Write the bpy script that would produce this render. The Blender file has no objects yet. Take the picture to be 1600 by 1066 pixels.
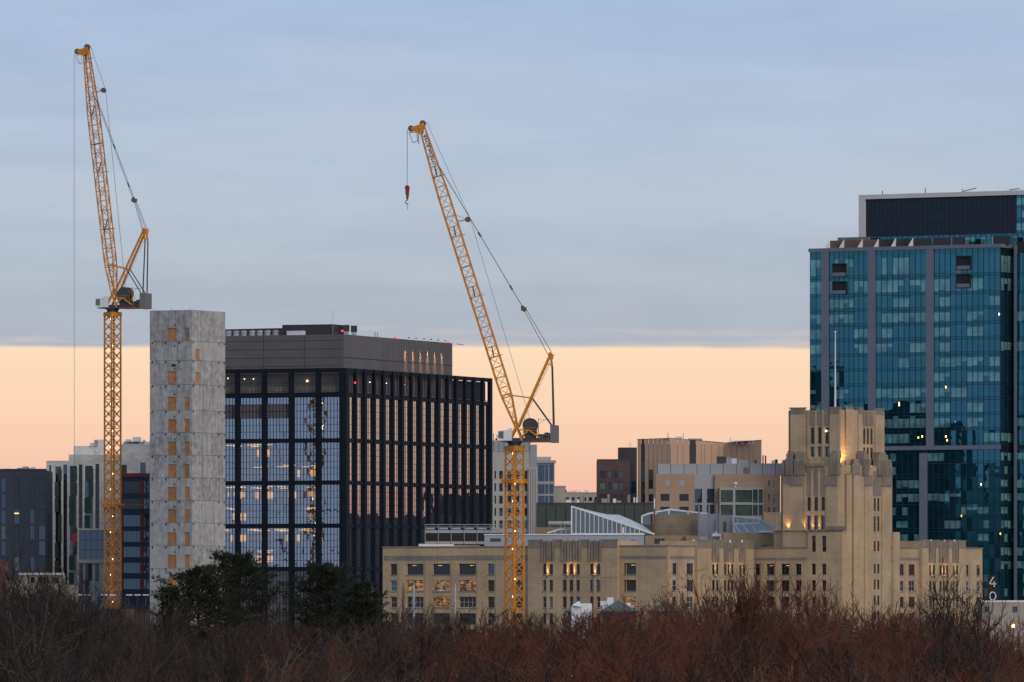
import bpy, math, random
from mathutils import Matrix, Vector
R = math.radians
random.seed(7)
# ---------------------------------------------------------------- camera, sky, sun, exposure
F, CX, HY, HC = 12000.0, 800.0, 945.0, 25.0       # focal length in photo pixels, horizon row, eye height
def X(px, D): return (px - CX) / F * D
def Z(py, D): return HC + (HY - py) / F * D
scene = bpy.context.scene
COL = scene.collection
cd = bpy.data.cameras.new("camera"); cam = bpy.data.objects.new("camera", cd); COL.objects.link(cam)
cd.sensor_width = 36; cd.lens = F / 1600 * 36; cd.shift_y = (HY - 533) / 1600
cd.clip_start = 1; cd.clip_end = 30000
cam.location = (0, 0, HC); cam.rotation_euler = (R(90), 0, 0)
scene.camera = cam
TOSUN = Vector((0.52, -0.74, 0.43)).normalized()
EL = math.asin(TOSUN.z); AZ = math.atan2(TOSUN.x, TOSUN.y)

def world():
    w = bpy.data.worlds.new("World"); scene.world = w; w.use_nodes = True
    nt = w.node_tree; N = nt.nodes; L = nt.links
    for n in list(N): N.remove(n)
    def nd(t, **k):
        n = N.new(t)
        for a, b in k.items(): setattr(n, a, b)
        return n
    def math_(op, a, b=None, clamp=False):
        n = nd('ShaderNodeMath', operation=op, use_clamp=clamp)
        for i, s in enumerate((a, b)):
            if s is None: continue
            if isinstance(s, (int, float)): n.inputs[i].default_value = s
            else: L.new(s, n.inputs[i])
        return n.outputs[0]
    def ramp(fac, stops):
        n = nd('ShaderNodeValToRGB'); L.new(fac, n.inputs[0])
        e = n.color_ramp.elements
        while len(e) > 1: e.remove(e[-1])
        e[0].position = stops[0][0]; e[0].color = (*stops[0][1], 1)
        for p, c in stops[1:]:
            x = e.new(p); x.color = (*c, 1)
        return n.outputs[0]
    def mix(f, a, b):
        n = nd('ShaderNodeMix', data_type='RGBA')
        for i, s in ((0, f), (6, a), (7, b)):
            if isinstance(s, (int, float)): n.inputs[i].default_value = s
            elif isinstance(s, tuple): n.inputs[i].default_value = (*s, 1)
            else: L.new(s, n.inputs[i])
        return n.outputs[2]
    tc = nd('ShaderNodeTexCoord')
    sep = nd('ShaderNodeSeparateXYZ'); L.new(tc.outputs['Generated'], sep.inputs[0])
    z = sep.outputs['Z']; zp = math_('MAXIMUM', z, 0.0)
    def noise(scale, sc, det=4, rough=.55):
        mp = nd('ShaderNodeMapping'); mp.inputs['Scale'].default_value = sc; L.new(tc.outputs['Generated'], mp.inputs[0])
        n = nd('ShaderNodeTexNoise'); n.inputs['Scale'].default_value = scale; n.inputs['Detail'].default_value = det
        n.inputs['Roughness'].default_value = rough
        L.new(mp.outputs[0], n.inputs[0]); return n.outputs[0]
    # clear strip under the deck: peach afterglow, cooler on the far side of the sky
    clear = ramp(math_('MULTIPLY', zp, 1 / .0336), [(0, (.74, .36, .30)), (.28, (.89, .475, .38)), (.5, (.97, .58, .43)), (.75, (1.0, .69, .475)), (1, (1.03, .76, .53))])
    dn = nd('ShaderNodeVectorMath', operation='DOT_PRODUCT'); L.new(tc.outputs['Generated'], dn.inputs[0]); dn.inputs[1].default_value = (.35, .94, 0)
    side = nd('ShaderNodeMapRange', interpolation_type='SMOOTHSTEP'); L.new(dn.outputs['Value'], side.inputs[0])
    side.inputs[1].default_value = -.35; side.inputs[2].default_value = .35
    cool = ramp(math_('MULTIPLY', zp, 8), [(0, (.41, .45, .54)), (.35, (.39, .47, .60)), (1, (.38, .48, .65))])
    clear = mix(side.outputs[0], cool, clear)
    # cloud deck: grey blue, soft level streaks
    deck = ramp(math_('MULTIPLY', zp, 1 / .10), [(0, (.425, .46, .535)), (.34, (.425, .465, .54)), (.42, (.43, .49, .58)), (.52, (.47, .55, .655)), (.62, (.445, .54, .685)), (.8, (.39, .51, .71)), (1, (.40, .505, .69))])
    n1 = noise(1.0, (60, 60, 240), 5, .55); n2 = noise(1.0, (14, 14, 150), 3)
    bright = math_('ADD', math_('MULTIPLY', math_('SUBTRACT', n1, .5), .17), math_('MULTIPLY', math_('SUBTRACT', n2, .5), .22))
    vm = nd('ShaderNodeVectorMath', operation='SCALE'); L.new(deck, vm.inputs[0]); L.new(math_('ADD', 1.03, bright), vm.inputs['Scale'])
    deck = mix(math_('MULTIPLY', math_('SUBTRACT', n2, .45, True), 1.0, True), vm.outputs[0], (.52, .55, .60))
    # ragged but almost level lower edge of the deck
    edge = math_('ADD', z, math_('MULTIPLY', math_('SUBTRACT', noise(1.0, (55, 55, 260), 4, .5), .5), .0011))
    em = nd('ShaderNodeMapRange', interpolation_type='SMOOTHSTEP'); L.new(edge, em.inputs[0])
    em.inputs[1].default_value = .0332; em.inputs[2].default_value = .0339
    # a few lit wisps in the lowest part of the deck
    wz = nd('ShaderNodeMapRange', interpolation_type='SMOOTHSTEP'); L.new(z, wz.inputs[0])
    wz.inputs[1].default_value = .0385; wz.inputs[2].default_value = .0338
    wn = math_('MULTIPLY', math_('SUBTRACT', noise(1.0, (48, 48, 700), 5, .6), .48, True), 5.0, True)
    wm = math_('MULTIPLY', math_('MULTIPLY', wn, wz.outputs[0]), side.outputs[0])
    deck = mix(math_('MULTIPLY', wm, .5), deck, (.86, .62, .50))
    sky = mix(em.outputs[0], clear, deck)
    ns = nd('ShaderNodeTexSky', sky_type='NISHITA', sun_disc=False); ns.sun_elevation = EL; ns.sun_rotation = AZ
    nv = nd('ShaderNodeVectorMath', operation='SCALE'); L.new(ns.outputs[0], nv.inputs[0]); nv.inputs['Scale'].default_value = .05
    sky = mix(.06, sky, nv.outputs[0])
    gm = nd('ShaderNodeMapRange'); L.new(z, gm.inputs[0]); gm.inputs[1].default_value = -.02; gm.inputs[2].default_value = 0
    sky = mix(gm.outputs[0], (.05, .04, .035), sky)
    bg = nd('ShaderNodeBackground'); L.new(sky, bg.inputs[0]); bg.inputs[1].default_value = 1.0
    out = nd('ShaderNodeOutputWorld'); L.new(bg.outputs[0], out.inputs[0])
world()
sl = bpy.data.lights.new("sun", 'SUN'); sl.energy = 1.5; sl.angle = R(40); sl.color = (1.0, .84, .68)
so = bpy.data.objects.new("sun", sl); COL.objects.link(so); so.rotation_euler = (-TOSUN).to_track_quat('-Z', 'Y').to_euler()
scene.view_settings.view_transform = 'Standard'; scene.view_settings.look = 'None'
scene.view_settings.exposure = 0.0; scene.view_settings.gamma = 1.0
scene.cycles.use_denoising = True; scene.cycles.denoiser = 'OPENIMAGEDENOISE'; scene.cycles.denoising_input_passes = 'RGB_ALBEDO_NORMAL'; scene.cycles.denoising_prefilter = 'ACCURATE'
scene.cycles.max_bounces = 8; scene.cycles.transparent_max_bounces = 12
scene.render.film_transparent = False

# ---------------------------------------------------------------- materials
MATS = {}
def _base(name):
    m = bpy.data.materials.new(name); m.use_nodes = True; nt = m.node_tree
    for n in list(nt.nodes): nt.nodes.remove(n)
    out = nt.nodes.new('ShaderNodeOutputMaterial'); MATS[name] = m
    return m, nt, nt.nodes, nt.links, out
def _noise(N, L, src, scale, sc=(1, 1, 1), det=3):
    mp = N.new('ShaderNodeMapping'); mp.inputs['Scale'].default_value = sc; L.new(src, mp.inputs[0])
    n = N.new('ShaderNodeTexNoise'); n.inputs['Scale'].default_value = scale; n.inputs['Detail'].default_value = det; n.inputs['Roughness'].default_value = .6
    L.new(mp.outputs[0], n.inputs[0]); return n.outputs[0]
def _mixc(N, L, f, a, b, bt='MIX'):
    n = N.new('ShaderNodeMix'); n.data_type = 'RGBA'; n.blend_type = bt
    for i, s in ((0, f), (6, a), (7, b)):
        if isinstance(s, (int, float)): n.inputs[i].default_value = s
        elif isinstance(s, tuple): n.inputs[i].default_value = (*s, 1)
        else: L.new(s, n.inputs[i])
    return n.outputs[2]
def _map(N, L, s, a, b, c=0., d=1.):
    n = N.new('ShaderNodeMapRange'); L.new(s, n.inputs[0])
    for i, v in enumerate((a, b, c, d)): n.inputs[i + 1].default_value = v
    return n.outputs[0]
def mat(name, col, rough=.75, metal=0., var=.18, scale=.25, stain=None, stainf=.5, streak=0., fine=0., bump=0., brick=None, rnd=0., col2=None, spec=.4):
    """matte surface: broad tone drift, shaped stains, vertical runs, fine grain, optional brick courses"""
    m, nt, N, L, out = _base(name)
    b = N.new('ShaderNodeBsdfPrincipled'); L.new(b.outputs[0], out.inputs[0])
    b.inputs['Roughness'].default_value = rough; b.inputs['Metallic'].default_value = metal; b.inputs['Specular IOR Level'].default_value = spec
    g = N.new('ShaderNodeNewGeometry'); P = g.outputs['Position']
    lo = tuple(c * (1 - var) for c in col); hi = tuple(min(1, c * (1 + var)) for c in (col2 or col))
    c = _mixc(N, L, _map(N, L, _noise(N, L, P, scale), .3, .7), lo, hi)
    if stain: c = _mixc(N, L, _map(N, L, _noise(N, L, P, .16, (1, 1, 1.4), 6), .5, .72, 0, stainf), c, stain)
    if streak: c = _mixc(N, L, _map(N, L, _noise(N, L, P, 1.0, (1.3, 1.3, .06), 4), .45, .8, 0, streak), c, tuple(x * .45 for x in col))
    if fine: c = _mixc(N, L, _map(N, L, _noise(N, L, P, 4., (1, 1, 1), 2), .3, .7, 0, fine), c, tuple(x * .55 for x in col))
    if brick:
        bt = N.new('ShaderNodeTexBrick'); bt.inputs['Scale'].default_value = 1
        sx = N.new('ShaderNodeSeparateXYZ'); L.new(P, sx.inputs[0]); ad = N.new('ShaderNodeMath'); L.new(sx.outputs[0], ad.inputs[0]); L.new(sx.outputs[1], ad.inputs[1])
        cb = N.new('ShaderNodeCombineXYZ'); L.new(ad.outputs[0], cb.inputs[0]); L.new(sx.outputs[2], cb.inputs[1]); L.new(cb.outputs[0], bt.inputs[0])
        bt.inputs['Brick Width'].default_value = brick[0]; bt.inputs['Row Height'].default_value = brick[1]; bt.inputs['Mortar Size'].default_value = brick[2]
        bt.inputs['Color1'].default_value = (1, 1, 1, 1); bt.inputs['Color2'].default_value = (brick[3],) * 3 + (1,); bt.inputs['Mortar'].default_value = (brick[4],) * 3 + (1,)
        c = _mixc(N, L, 1.0, c, bt.outputs[0], 'MULTIPLY')
    if rnd:
        oi = N.new('ShaderNodeObjectInfo')
        c = _mixc(N, L, _map(N, L, oi.outputs['Random'], 0, 1, 0, rnd), c, col2 or tuple(x * .5 for x in col))
    L.new(c, b.inputs['Base Color'])
    if bump:
        bp = N.new('ShaderNodeBump'); bp.inputs['Strength'].default_value = bump; bp.inputs['Distance'].default_value = .05
        L.new(_noise(N, L, P, 3., (1, 1, 1), 4), bp.inputs['Height']); L.new(bp.outputs[0], b.inputs['Normal'])
    return m
def glass(name, refl, amount, base, rough=.02, wave=.03, clear=None, emit=None, es=0., esc=(1., 1., 1.), erange=(.45, .7)):
    """window glass: mirror coat over a dark or see-through body; emit = room light seen inside"""
    m, nt, N, L, out = _base(name)
    g = N.new('ShaderNodeNewGeometry'); P = g.outputs['Position']
    gl = N.new('ShaderNodeBsdfGlossy'); gl.inputs['Roughness'].default_value = rough; gl.inputs['Color'].default_value = (*refl, 1)
    if wave:
        bp = N.new('ShaderNodeBump'); bp.inputs['Strength'].default_value = wave; bp.inputs['Distance'].default_value = .3
        L.new(_noise(N, L, P, .45, (1, 1, 1), 1), bp.inputs['Height']); L.new(bp.outputs[0], gl.inputs['Normal'])
    if clear:
        bd = N.new('ShaderNodeBsdfTransparent'); bd.inputs['Color'].default_value = (*clear, 1)
    else:
        bd = N.new('ShaderNodeBsdfDiffuse'); bd.inputs['Color'].default_value = (*base, 1)
        L.new(_mixc(N, L, _map(N, L, _noise(N, L, P, .35), .35, .65), tuple(x * .6 for x in base), tuple(min(1, x * 1.35) for x in base)), bd.inputs['Color'])
    mx = N.new('ShaderNodeMixShader'); mx.inputs[0].default_value = amount
    body = bd.outputs[0]
    if emit:
        e = N.new('ShaderNodeEmission'); e.inputs[0].default_value = (*emit, 1)
        L.new(_mixc(N, L, _noise(N, L, P, .9, esc, 1), emit, (emit[0], emit[1] * .55, emit[2] * .25)), e.inputs[0])
        L.new(_map(N, L, _noise(N, L, P, 1.0, esc, 2), erange[0], erange[1], .06 * es, es), e.inputs[1])
        ad = N.new('ShaderNodeAddShader'); L.new(body, ad.inputs[0]); L.new(e.outputs[0], ad.inputs[1]); body = ad.outputs[0]
    L.new(body, mx.inputs[1]); L.new(gl.outputs[0], mx.inputs[2]); L.new(mx.outputs[0], out.inputs[0])
    return m
def lamp(name, col, s):
    m, nt, N, L, out = _base(name); e = N.new('ShaderNodeEmission'); e.inputs[0].default_value = (*col, 1); e.inputs[1].default_value = s
    L.new(e.outputs[0], out.inputs[0]); return m

mat('ground', (.06, .045, .03), .95, var=.4, scale=.05, fine=.4)
BUFF = mat('buff_brick', (.50, .372, .232), .85, var=.16, scale=.12, stain=(.27, .22, .175), stainf=.6, streak=.32, fine=.16, bump=.25, brick=(.9, .3, .012, .90, .80))
STONE = mat('grey_limestone', (.255, .215, .178), .85, var=.2, scale=.5, stain=(.15, .13, .12), stainf=.65, streak=.5, fine=.2, bump=.3)
CONC = mat('raw_concrete', (.265, .265, .27), .9, var=.2, scale=.8, stain=(.52, .51, .49), stainf=.6, streak=.8, rnd=.5, col2=(.44, .435, .42), fine=.2, bump=.3)
JOINT = mat('concrete_joint', (.17, .17, .17), .9)
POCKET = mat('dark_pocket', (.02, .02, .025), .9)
PLY = mat('plywood', (.45, .225, .10), .8, var=.25, scale=.8, streak=.3, rnd=.45)
BSTEEL = mat('black_steel', (.0045, .0075, .015), .55, var=.25, scale=.3, spec=.22)
BMULL = mat('black_mullion', (.006, .010, .019), .5, spec=.25)
SIDING = mat('grey_siding', (.115, .108, .112), .55, var=.10, scale=.15, streak=.12)
BGLASS = glass('office_glass', (.58, .68, .84), .60, (0, 0, 0), .015, .035, clear=(.8, .85, .92))
BGLASS2 = glass('bronze_office_glass', (.76, .80, .90), .66, (.010, .012, .018), .02, .03)
BASEG = glass('ground_floor_glass', (.5, .5, .55), .22, (.045, .034, .034), .05, .03)
LOUVRE = mat('grey_louvre', (.12, .11, .115), .6, var=.1)
INT = mat('office_wall', (.30, .27, .24), .9, var=.25, scale=.4)
INTD = mat('office_dark', (.05, .06, .08), .9, var=.5, scale=.35)
CEILL = lamp('office_ceiling_light', (1., .52, .12), 3.0)
BACKGLOW = lamp('back_wall_glow', (1., .45, .10), 1.7)  # self-lit patches put room light onto the office back walls
ORANGE = mat('crane_yellow_paint', (.64, .24, .010), .45, var=.22, scale=.6, fine=.25, spec=.5)
CDARK = mat('crane_dark_steel', (.05, .052, .058), .55, var=.2)
CGREY = mat('crane_counterweight', (.16, .16, .165), .8, var=.15, scale=.6)
CWHITE = mat('cab_white', (.72, .72, .72), .5, var=.06)
ROPE = mat('wire_rope', (.055, .06, .07), .6, metal=.3)
CGLASS = glass('cab_glass', (.5, .5, .5), .35, (.02, .022, .025))
RED = mat('red_paint', (.27, .018, .028), .5, var=.2)
BULB = lamp('string_bulb', (1., .72, .34), 9)
AMBER = lamp('amber_lamp', (1., .50, .12), 8)
PLAMP = lamp('white_lamp', (1., .86, .66), 7)
REDL = lamp('red_lamp', (1., .08, .10), 1.3)
TEAL = glass('teal_glass', (.10, .345, .48), .46, (.003, .034, .050), .015, .03)
TEALB = glass('teal_glass_blind', (.18, .46, .58), .28, (.13, .275, .275), .03, .03)
TEALS = glass('teal_spandrel', (.095, .32, .45), .40, (.003, .030, .046), .03, .03)
TEALL = glass('teal_glass_lit', (.2, .5, .65), .25, (.06, .05, .03), .02, .02, emit=(1., .50, .12), es=.8, esc=(1.6, 1.6, .9))
TMULL = mat('tower_mullion', (.012, .035, .052), .5)
TPIER = mat('grey_metal_pier', (.145, .165, .21), .6, var=.07)
TWHITE = mat('white_metal_panel', (.58, .54, .55), .6, var=.05)
TNAVY = mat('navy_louvre', (.008, .018, .036), .5, var=.15)
DARKG = glass('dark_window', (.55, .6, .68), .09, (.012, .014, .018), .02, .02)
LABG = glass('green_grey_window', (.5, .56, .56), .2, (.07, .10, .085), .03, .03)
BLUEG = glass('bluish_window', (.45, .6, .8), .20, (.015, .026, .042), .02, .03)
LITG = glass('lit_window', (.5, .5, .5), .10, (.05, .035, .02), .02, 0, emit=(1., .60, .20), es=.42, esc=(.9, .9, 2.2), erange=(.42, .60))
BROWNG = glass('warm_dim_window', (.5, .5, .5), .07, (.030, .020, .014), .02, 0)
FRAME = mat('window_frame', (.05, .054, .058), .6)
FRAMEL = mat('pale_window_frame', (.42, .43, .44), .6)
WHITE = mat('white_painted_metal', (.70, .71, .73), .5, var=.06)
GALV = mat('galvanised_metal', (.34, .36, .39), .5, var=.12, metal=.2)
BLUEBOX = mat('blue_grey_panel', (.30, .335, .40), .6, var=.06, scale=.1)
GREYP = mat('pale_grey_panel', (.33, .345, .37), .6, var=.06)
ROOFG = glass('skylight_glass', (.6, .66, .7), .30, (.03, .036, .042), .03, .02)
STANDSEAM = mat('standing_seam_roof', (.52, .54, .56), .45, var=.10, scale=.4, metal=.2)
TANB = mat('tan_brick', (.33, .255, .17), .85, var=.14, scale=.3, fine=.25, stain=(.2, .16, .12), stainf=.4, brick=(.9, .3, .02, .86, .7))
PINKB = mat('pink_beige_brick', (.40, .28, .205), .85, var=.08, scale=.2, brick=(.9, .3, .015, .92, .8))
REDB = mat('dark_red_brick', (.112, .072, .070), .85, var=.15, scale=.3, brick=(.9, .3, .02, .85, .75))
SLATE = mat('slate_panel', (.034, .044, .068), .7, var=.12, scale=.2)
PALE = mat('pale_stone', (.74, .71, .65), .8, var=.10, scale=.5, fine=.15, brick=(1.8, .6, .02, .80, .82))
PALEC = mat('pale_precast', (.47, .44, .40), .8, var=.08, scale=.3, streak=.15)
GREENP = mat('green_panel', (.022, .062, .045), .6, var=.35, scale=.4)
NAVY = mat('navy_panel', (.028, .042, .082), .6, var=.12)
REDP = mat('red_panel', (.26, .045, .032), .6, var=.15)
DGREEN = mat('dark_green_metal', (.052, .066, .062), .6, var=.15, scale=.2)
COPPER = mat('copper_cladding', (.58, .37, .24), .5, var=.12, scale=.15, rnd=.25, col2=(.50, .32, .21))
DKMET = mat('dark_metal', (.035, .035, .042), .6, var=.2)
RUST = mat('rust_pipe', (.26, .07, .04), .8, var=.3, scale=1.)
PIPE = mat('mauve_grey_pipe', (.27, .25, .265), .6, var=.12)
GROOF = mat('green_shingle_roof', (.075, .105, .095), .8, var=.25, scale=1.2, fine=.3)
MIDB = mat('weathered_brown', (.15, .10, .085), .85, var=.2)
DIMB = mat('dim_beige', (.22, .19, .16), .85, var=.15, streak=.3)
BEIGE = mat('beige_stucco', (.36, .31, .26), .85, var=.12, streak=.2)
NIGHT = mat('dark_tower_panel', (.02, .022, .028), .6)
SLABP = mat('grey_slab_panel', (.085, .085, .095), .6, var=.3, scale=.1)

# ---------------------------------------------------------------- mesh helpers
class MB:
    def __init__(s): s.v = []; s.f = []; s.m = []
    def quad(s, a, b, c, d, m=0):
        i = len(s.v); s.v += [tuple(a), tuple(b), tuple(c), tuple(d)]; s.f.append((i, i + 1, i + 2, i + 3)); s.m.append(m); return s
    def poly(s, pts, m=0):
        i = len(s.v); s.v += [tuple(p) for p in pts]; s.f.append(tuple(range(i, i + len(pts)))); s.m.append(m); return s
    def box(s, x0, x1, y0, y1, z0, z1, m=0, skip=''):
        i = len(s.v)
        s.v += [(x0, y0, z0), (x1, y0, z0), (x1, y1, z0), (x0, y1, z0), (x0, y0, z1), (x1, y0, z1), (x1, y1, z1), (x0, y1, z1)]
        for k, q in (('b', (0, 3, 2, 1)), ('t', (4, 5, 6, 7)), ('f', (0, 1, 5, 4)), ('r', (1, 2, 6, 5)), ('k', (2, 3, 7, 6)), ('l', (3, 0, 4, 7))):
            if k in skip: continue
            s.f.append(tuple(i + j for j in q)); s.m.append(m)
        return s
    def beam(s, p, q, r, n=4, m=0, r2=None, cap=True, rot=.785):
        p = Vector(p); q = Vector(q); d = (q - p)
        if d.length < 1e-6: return s
        d.normalize(); a = d.cross(Vector((0, 0, 1)) if abs(d.z) < .95 else Vector((1, 0, 0))).normalized(); b = d.cross(a)
        r2 = r if r2 is None else r2; i = len(s.v)
        cs = [(math.cos(rot + 2 * math.pi * k / n), math.sin(rot + 2 * math.pi * k / n)) for k in range(n)]
        s.v += [tuple(p + (a * c + b * t) * r) for c, t in cs] + [tuple(q + (a * c + b * t) * r2) for c, t in cs]
        for k in range(n):
            s.f.append((i + k, i + (k + 1) % n, i + n + (k + 1) % n, i + n + k)); s.m.append(m)
        if cap:
            s.f.append(tuple(i + k for k in reversed(range(n)))); s.m.append(m); s.f.append(tuple(i + n + k for k in range(n))); s.m.append(m)
        return s
    def prism(s, pts, z0, z1, m=0, mt=None):
        n = len(pts); i = len(s.v)
        s.v += [(p[0], p[1], z0) for p in pts] + [(p[0], p[1], z1) for p in pts]
        for k in range(n):
            s.f.append((i + k, i + (k + 1) % n, i + n + (k + 1) % n, i + n + k)); s.m.append(m)
        s.f.append(tuple(range(i + n, i + 2 * n))); s.m.append(m if mt is None else mt)
        return s
    def ball(s, c, r, m=0, n=8, k=5, sz=1.):
        c = Vector(c); i = len(s.v)
        for a in range(k + 1):
            t = math.pi * a / k
            for b in range(n):
                p = 2 * math.pi * b / n
                s.v.append((c.x + r * math.sin(t) * math.cos(p), c.y + r * math.sin(t) * math.sin(p), c.z + r * sz * math.cos(t)))
        for a in range(k):
            for b in range(n):
                s.f.append((i + a * n + b, i + a * n + (b + 1) % n, i + (a + 1) * n + (b + 1) % n, i + (a + 1) * n + b)); s.m.append(m)
        return s
    def wall(s, u0, u1, z0, z1, ops=(), y=0., dep=.35, m=0, mr=None):
        """upright wall sheet with true openings and reveals; ops = (u0,u1,z0,z1[,arched])"""
        mr = m if mr is None else mr
        ops = [(max(o[0], u0), min(o[1], u1), max(o[2], z0), min(o[3], z1), len(o) > 4 and o[4]) for o in ops]
        ops = [o for o in ops if o[1] > o[0] + .01 and o[3] > o[2] + .01]
        us = sorted({u0, u1, *[o[0] for o in ops], *[o[1] for o in ops]}); zs = sorted({z0, z1, *[o[2] for o in ops], *[o[3] for o in ops]})
        for a, b in zip(us, us[1:]):
            if b - a < 1e-5: continue
            uc = (a + b) / 2; mine = [o for o in ops if o[0] < uc < o[1]]; st = None
            for c, d in zip(zs, zs[1:]):
                zc = (c + d) / 2; hole = any(o[2] < zc < o[3] for o in mine)
                if hole:
                    if st is not None: s.quad((a, y, st), (b, y, st), (b, y, c), (a, y, c), m); st = None
                elif st is None: st = c
            if st is not None: s.quad((a, y, st), (b, y, st), (b, y, z1), (a, y, z1), m)
        for a, b, c, d, ar in ops:
            k = y + dep
            s.quad((a, y, c), (a, y, d), (a, k, d), (a, k, c), mr); s.quad((b, y, c), (b, k, c), (b, k, d), (b, y, d), mr)
            s.quad((a, y, d), (b, y, d), (b, k, d), (a, k, d), mr); s.quad((a, y, c), (a, k, c), (b, k, c), (b, y, c), mr)
            if ar:
                r = (b - a) / 2; mid = (a + b) / 2; sp = d - r
                for sg in (-1, 1):
                    pts = [(mid + sg * r, sp)] + [(mid + sg * r * math.cos(t), sp + r * math.sin(t)) for t in (.4, .8, 1.2, 1.5708)]
                    for (p, q), (p2, q2) in zip(pts, pts[1:]):
                        s.poly([(p, y + .004, q), (p2, y + .004, q2), (mid + sg * r, y + .004, d)], m)
                        s.quad((p, y + .004, q), (p2, y + .004, q2), (p2, k, q2), (p, k, q), mr)
        return s
    def block(s, u0, u1, dep, z0, z1, ops=(), y=0., rev=.35, m=0, mr=None, mt=None, sides='lr'):
        s.wall(u0, u1, z0, z1, ops, y, rev, m, mr)
        k = y + dep; mt = m if mt is None else mt
        if 'l' in sides: s.quad((u0, y, z0), (u0, k, z0), (u0, k, z1), (u0, y, z1), m)
        if 'r' in sides: s.quad((u1, y, z0), (u1, y, z1), (u1, k, z1), (u1, k, z0), m)
        s.quad((u0, k, z0), (u1, k, z0), (u1, k, z1), (u0, k, z1), m); s.quad((u0, y, z1), (u1, y, z1), (u1, k, z1), (u0, k, z1), mt)
        return s
    def mesh(s, name, mats):
        me = bpy.data.meshes.new(name); me.from_pydata(s.v, [], s.f)
        for m in mats: me.materials.append(m)
        if len(mats) > 1: me.polygons.foreach_set('material_index', s.m)
        me.update(); return me
WM = {}
def obj(name, mb, mats, parent=None, M=None, **tags):
    me = mb
    if isinstance(mb, MB): me = mb.mesh(name, mats if isinstance(mats, (list, tuple)) else [mats])
    o = bpy.data.objects.new(name, me); COL.objects.link(o)
    M = M or Matrix.Identity(4); WM[o.name] = M
    if parent is not None:
        o.parent = parent; o.matrix_basis = WM[parent.name].inverted() @ M
    else: o.matrix_basis = M
    for k, v in tags.items(): o[k] = v
    return o
def thing(name, label, cat, loc, group=None, rz=0):
    o = bpy.data.objects.new(name, None); COL.objects.link(o); o.empty_display_size = 1
    M = Matrix.Translation(loc) @ Matrix.Rotation(rz, 4, 'Z'); WM[o.name] = M; o.matrix_basis = M
    o['label'] = label; o['category'] = cat
    if group: o['group'] = group
    return o
T = lambda x, y, z: Matrix.Translation((x, y, z))
class Face:
    """an upright building face between two plan points; local x runs along it, local y goes inwards"""
    def __init__(s, p, q):
        s.a = Vector(p); s.b = Vector(q); s.d = (s.b - s.a); s.L = s.d.length; s.d.normalize()
        s.M = Matrix.Translation((s.a.x, s.a.y, 0)) @ Matrix.Rotation(math.atan2(s.d.y, s.d.x), 4, 'Z')
    def u(s, px, y=0.):
        k = (px - CX) / F; ax = s.a.x - s.d.y * y; ay = s.a.y + s.d.x * y
        return (k * ay - ax) / (s.d.x - k * s.d.y)
    def D(s, px): return s.a.y + s.d.y * s.u(px)
    def z(s, px, py): return Z(py, s.D(px))
    def at(s, u, y, z): return s.M @ Vector((u, y, z))
def pface(pa, Da, pb, Db): return Face((X(pa, Da), Da), (X(pb, Db), Db))
def flat(px0, px1, D): return pface(px0, D, px1, D)
_wc = {}
def window(face, par, o, y, dep, pane, frame=FRAME, cols=1, rows=2, fw=.09, name='window'):
    """frame with bars set back in its opening, glass pane behind it as a child"""
    w = round(o[1] - o[0], 1); h = round(o[3] - o[2], 1)
    k = (w, h, cols, rows, fw, frame.name)
    if k not in _wc:
        b = MB()
        b.box(0, fw, 0, .06, 0, h); b.box(w - fw, w, 0, .06, 0, h); b.box(fw, w - fw, 0, .06, 0, fw); b.box(fw, w - fw, 0, .06, h - fw, h)
        for i in range(1, cols): b.box(w * i / cols - fw * .4, w * i / cols + fw * .4, .004, .056, fw, h - fw)
        for j in range(1, rows): b.box(fw, w - fw, .008, .05, h * j / rows - fw * .4, h * j / rows + fw * .4)
        p = MB(); p.quad((0, 0, 0), (w, 0, 0), (w, 0, h), (0, 0, h))
        _wc[k] = (b.mesh('window', [frame]), p, {})
    fm, p, pc = _wc[k]
    if pane.name not in pc: pc[pane.name] = p.mesh('pane', [pane])
    M = face.M @ T((o[0] + o[1] - w) / 2, y + dep - .08, (o[2] + o[3] - h) / 2)
    f = obj(name, fm, None, par, M)
    obj('pane', pc[pane.name], None, f, M @ T(0, .05, 0))
    return f
def spot(name, par, loc, aim, power, col=(1., .52, .16), size=70, blend=1., fix=None, r=.12):
    """a real floodlight: housing mesh, its lamp inside"""
    b = MB(); d = (Vector(aim) - Vector(loc)).normalized(); p = Vector(loc)
    b.beam(p - d * .35, p - d * .05, .22, 8, 0); b.beam(p - d * .048, p - d * .03, .17, 8, 1)
    o = obj(name, b, [CDARK, fix or AMBER], par)
    l = bpy.data.lights.new(name, 'SPOT'); l.energy = power; l.color = col; l.spot_size = R(size); l.spot_blend = blend; l.shadow_soft_size = r
    lo = bpy.data.objects.new('floodlight_beam', l); COL.objects.link(lo)
    lo.parent = o; lo.matrix_basis = WM[o.name].inverted() @ (Matrix.Translation(p) @ d.to_track_quat('-Z', 'Y').to_matrix().to_4x4())
    return o
# ---------------------------------------------------------------- ground
g = MB(); g.poly([(9000 * math.cos(t * math.pi / 24), 2500 + 9000 * math.sin(t * math.pi / 24), 0) for t in range(48)])
obj('ground', g, MATS['ground'], kind='structure', label='dark brown leaf littered ground under the trees')
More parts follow.
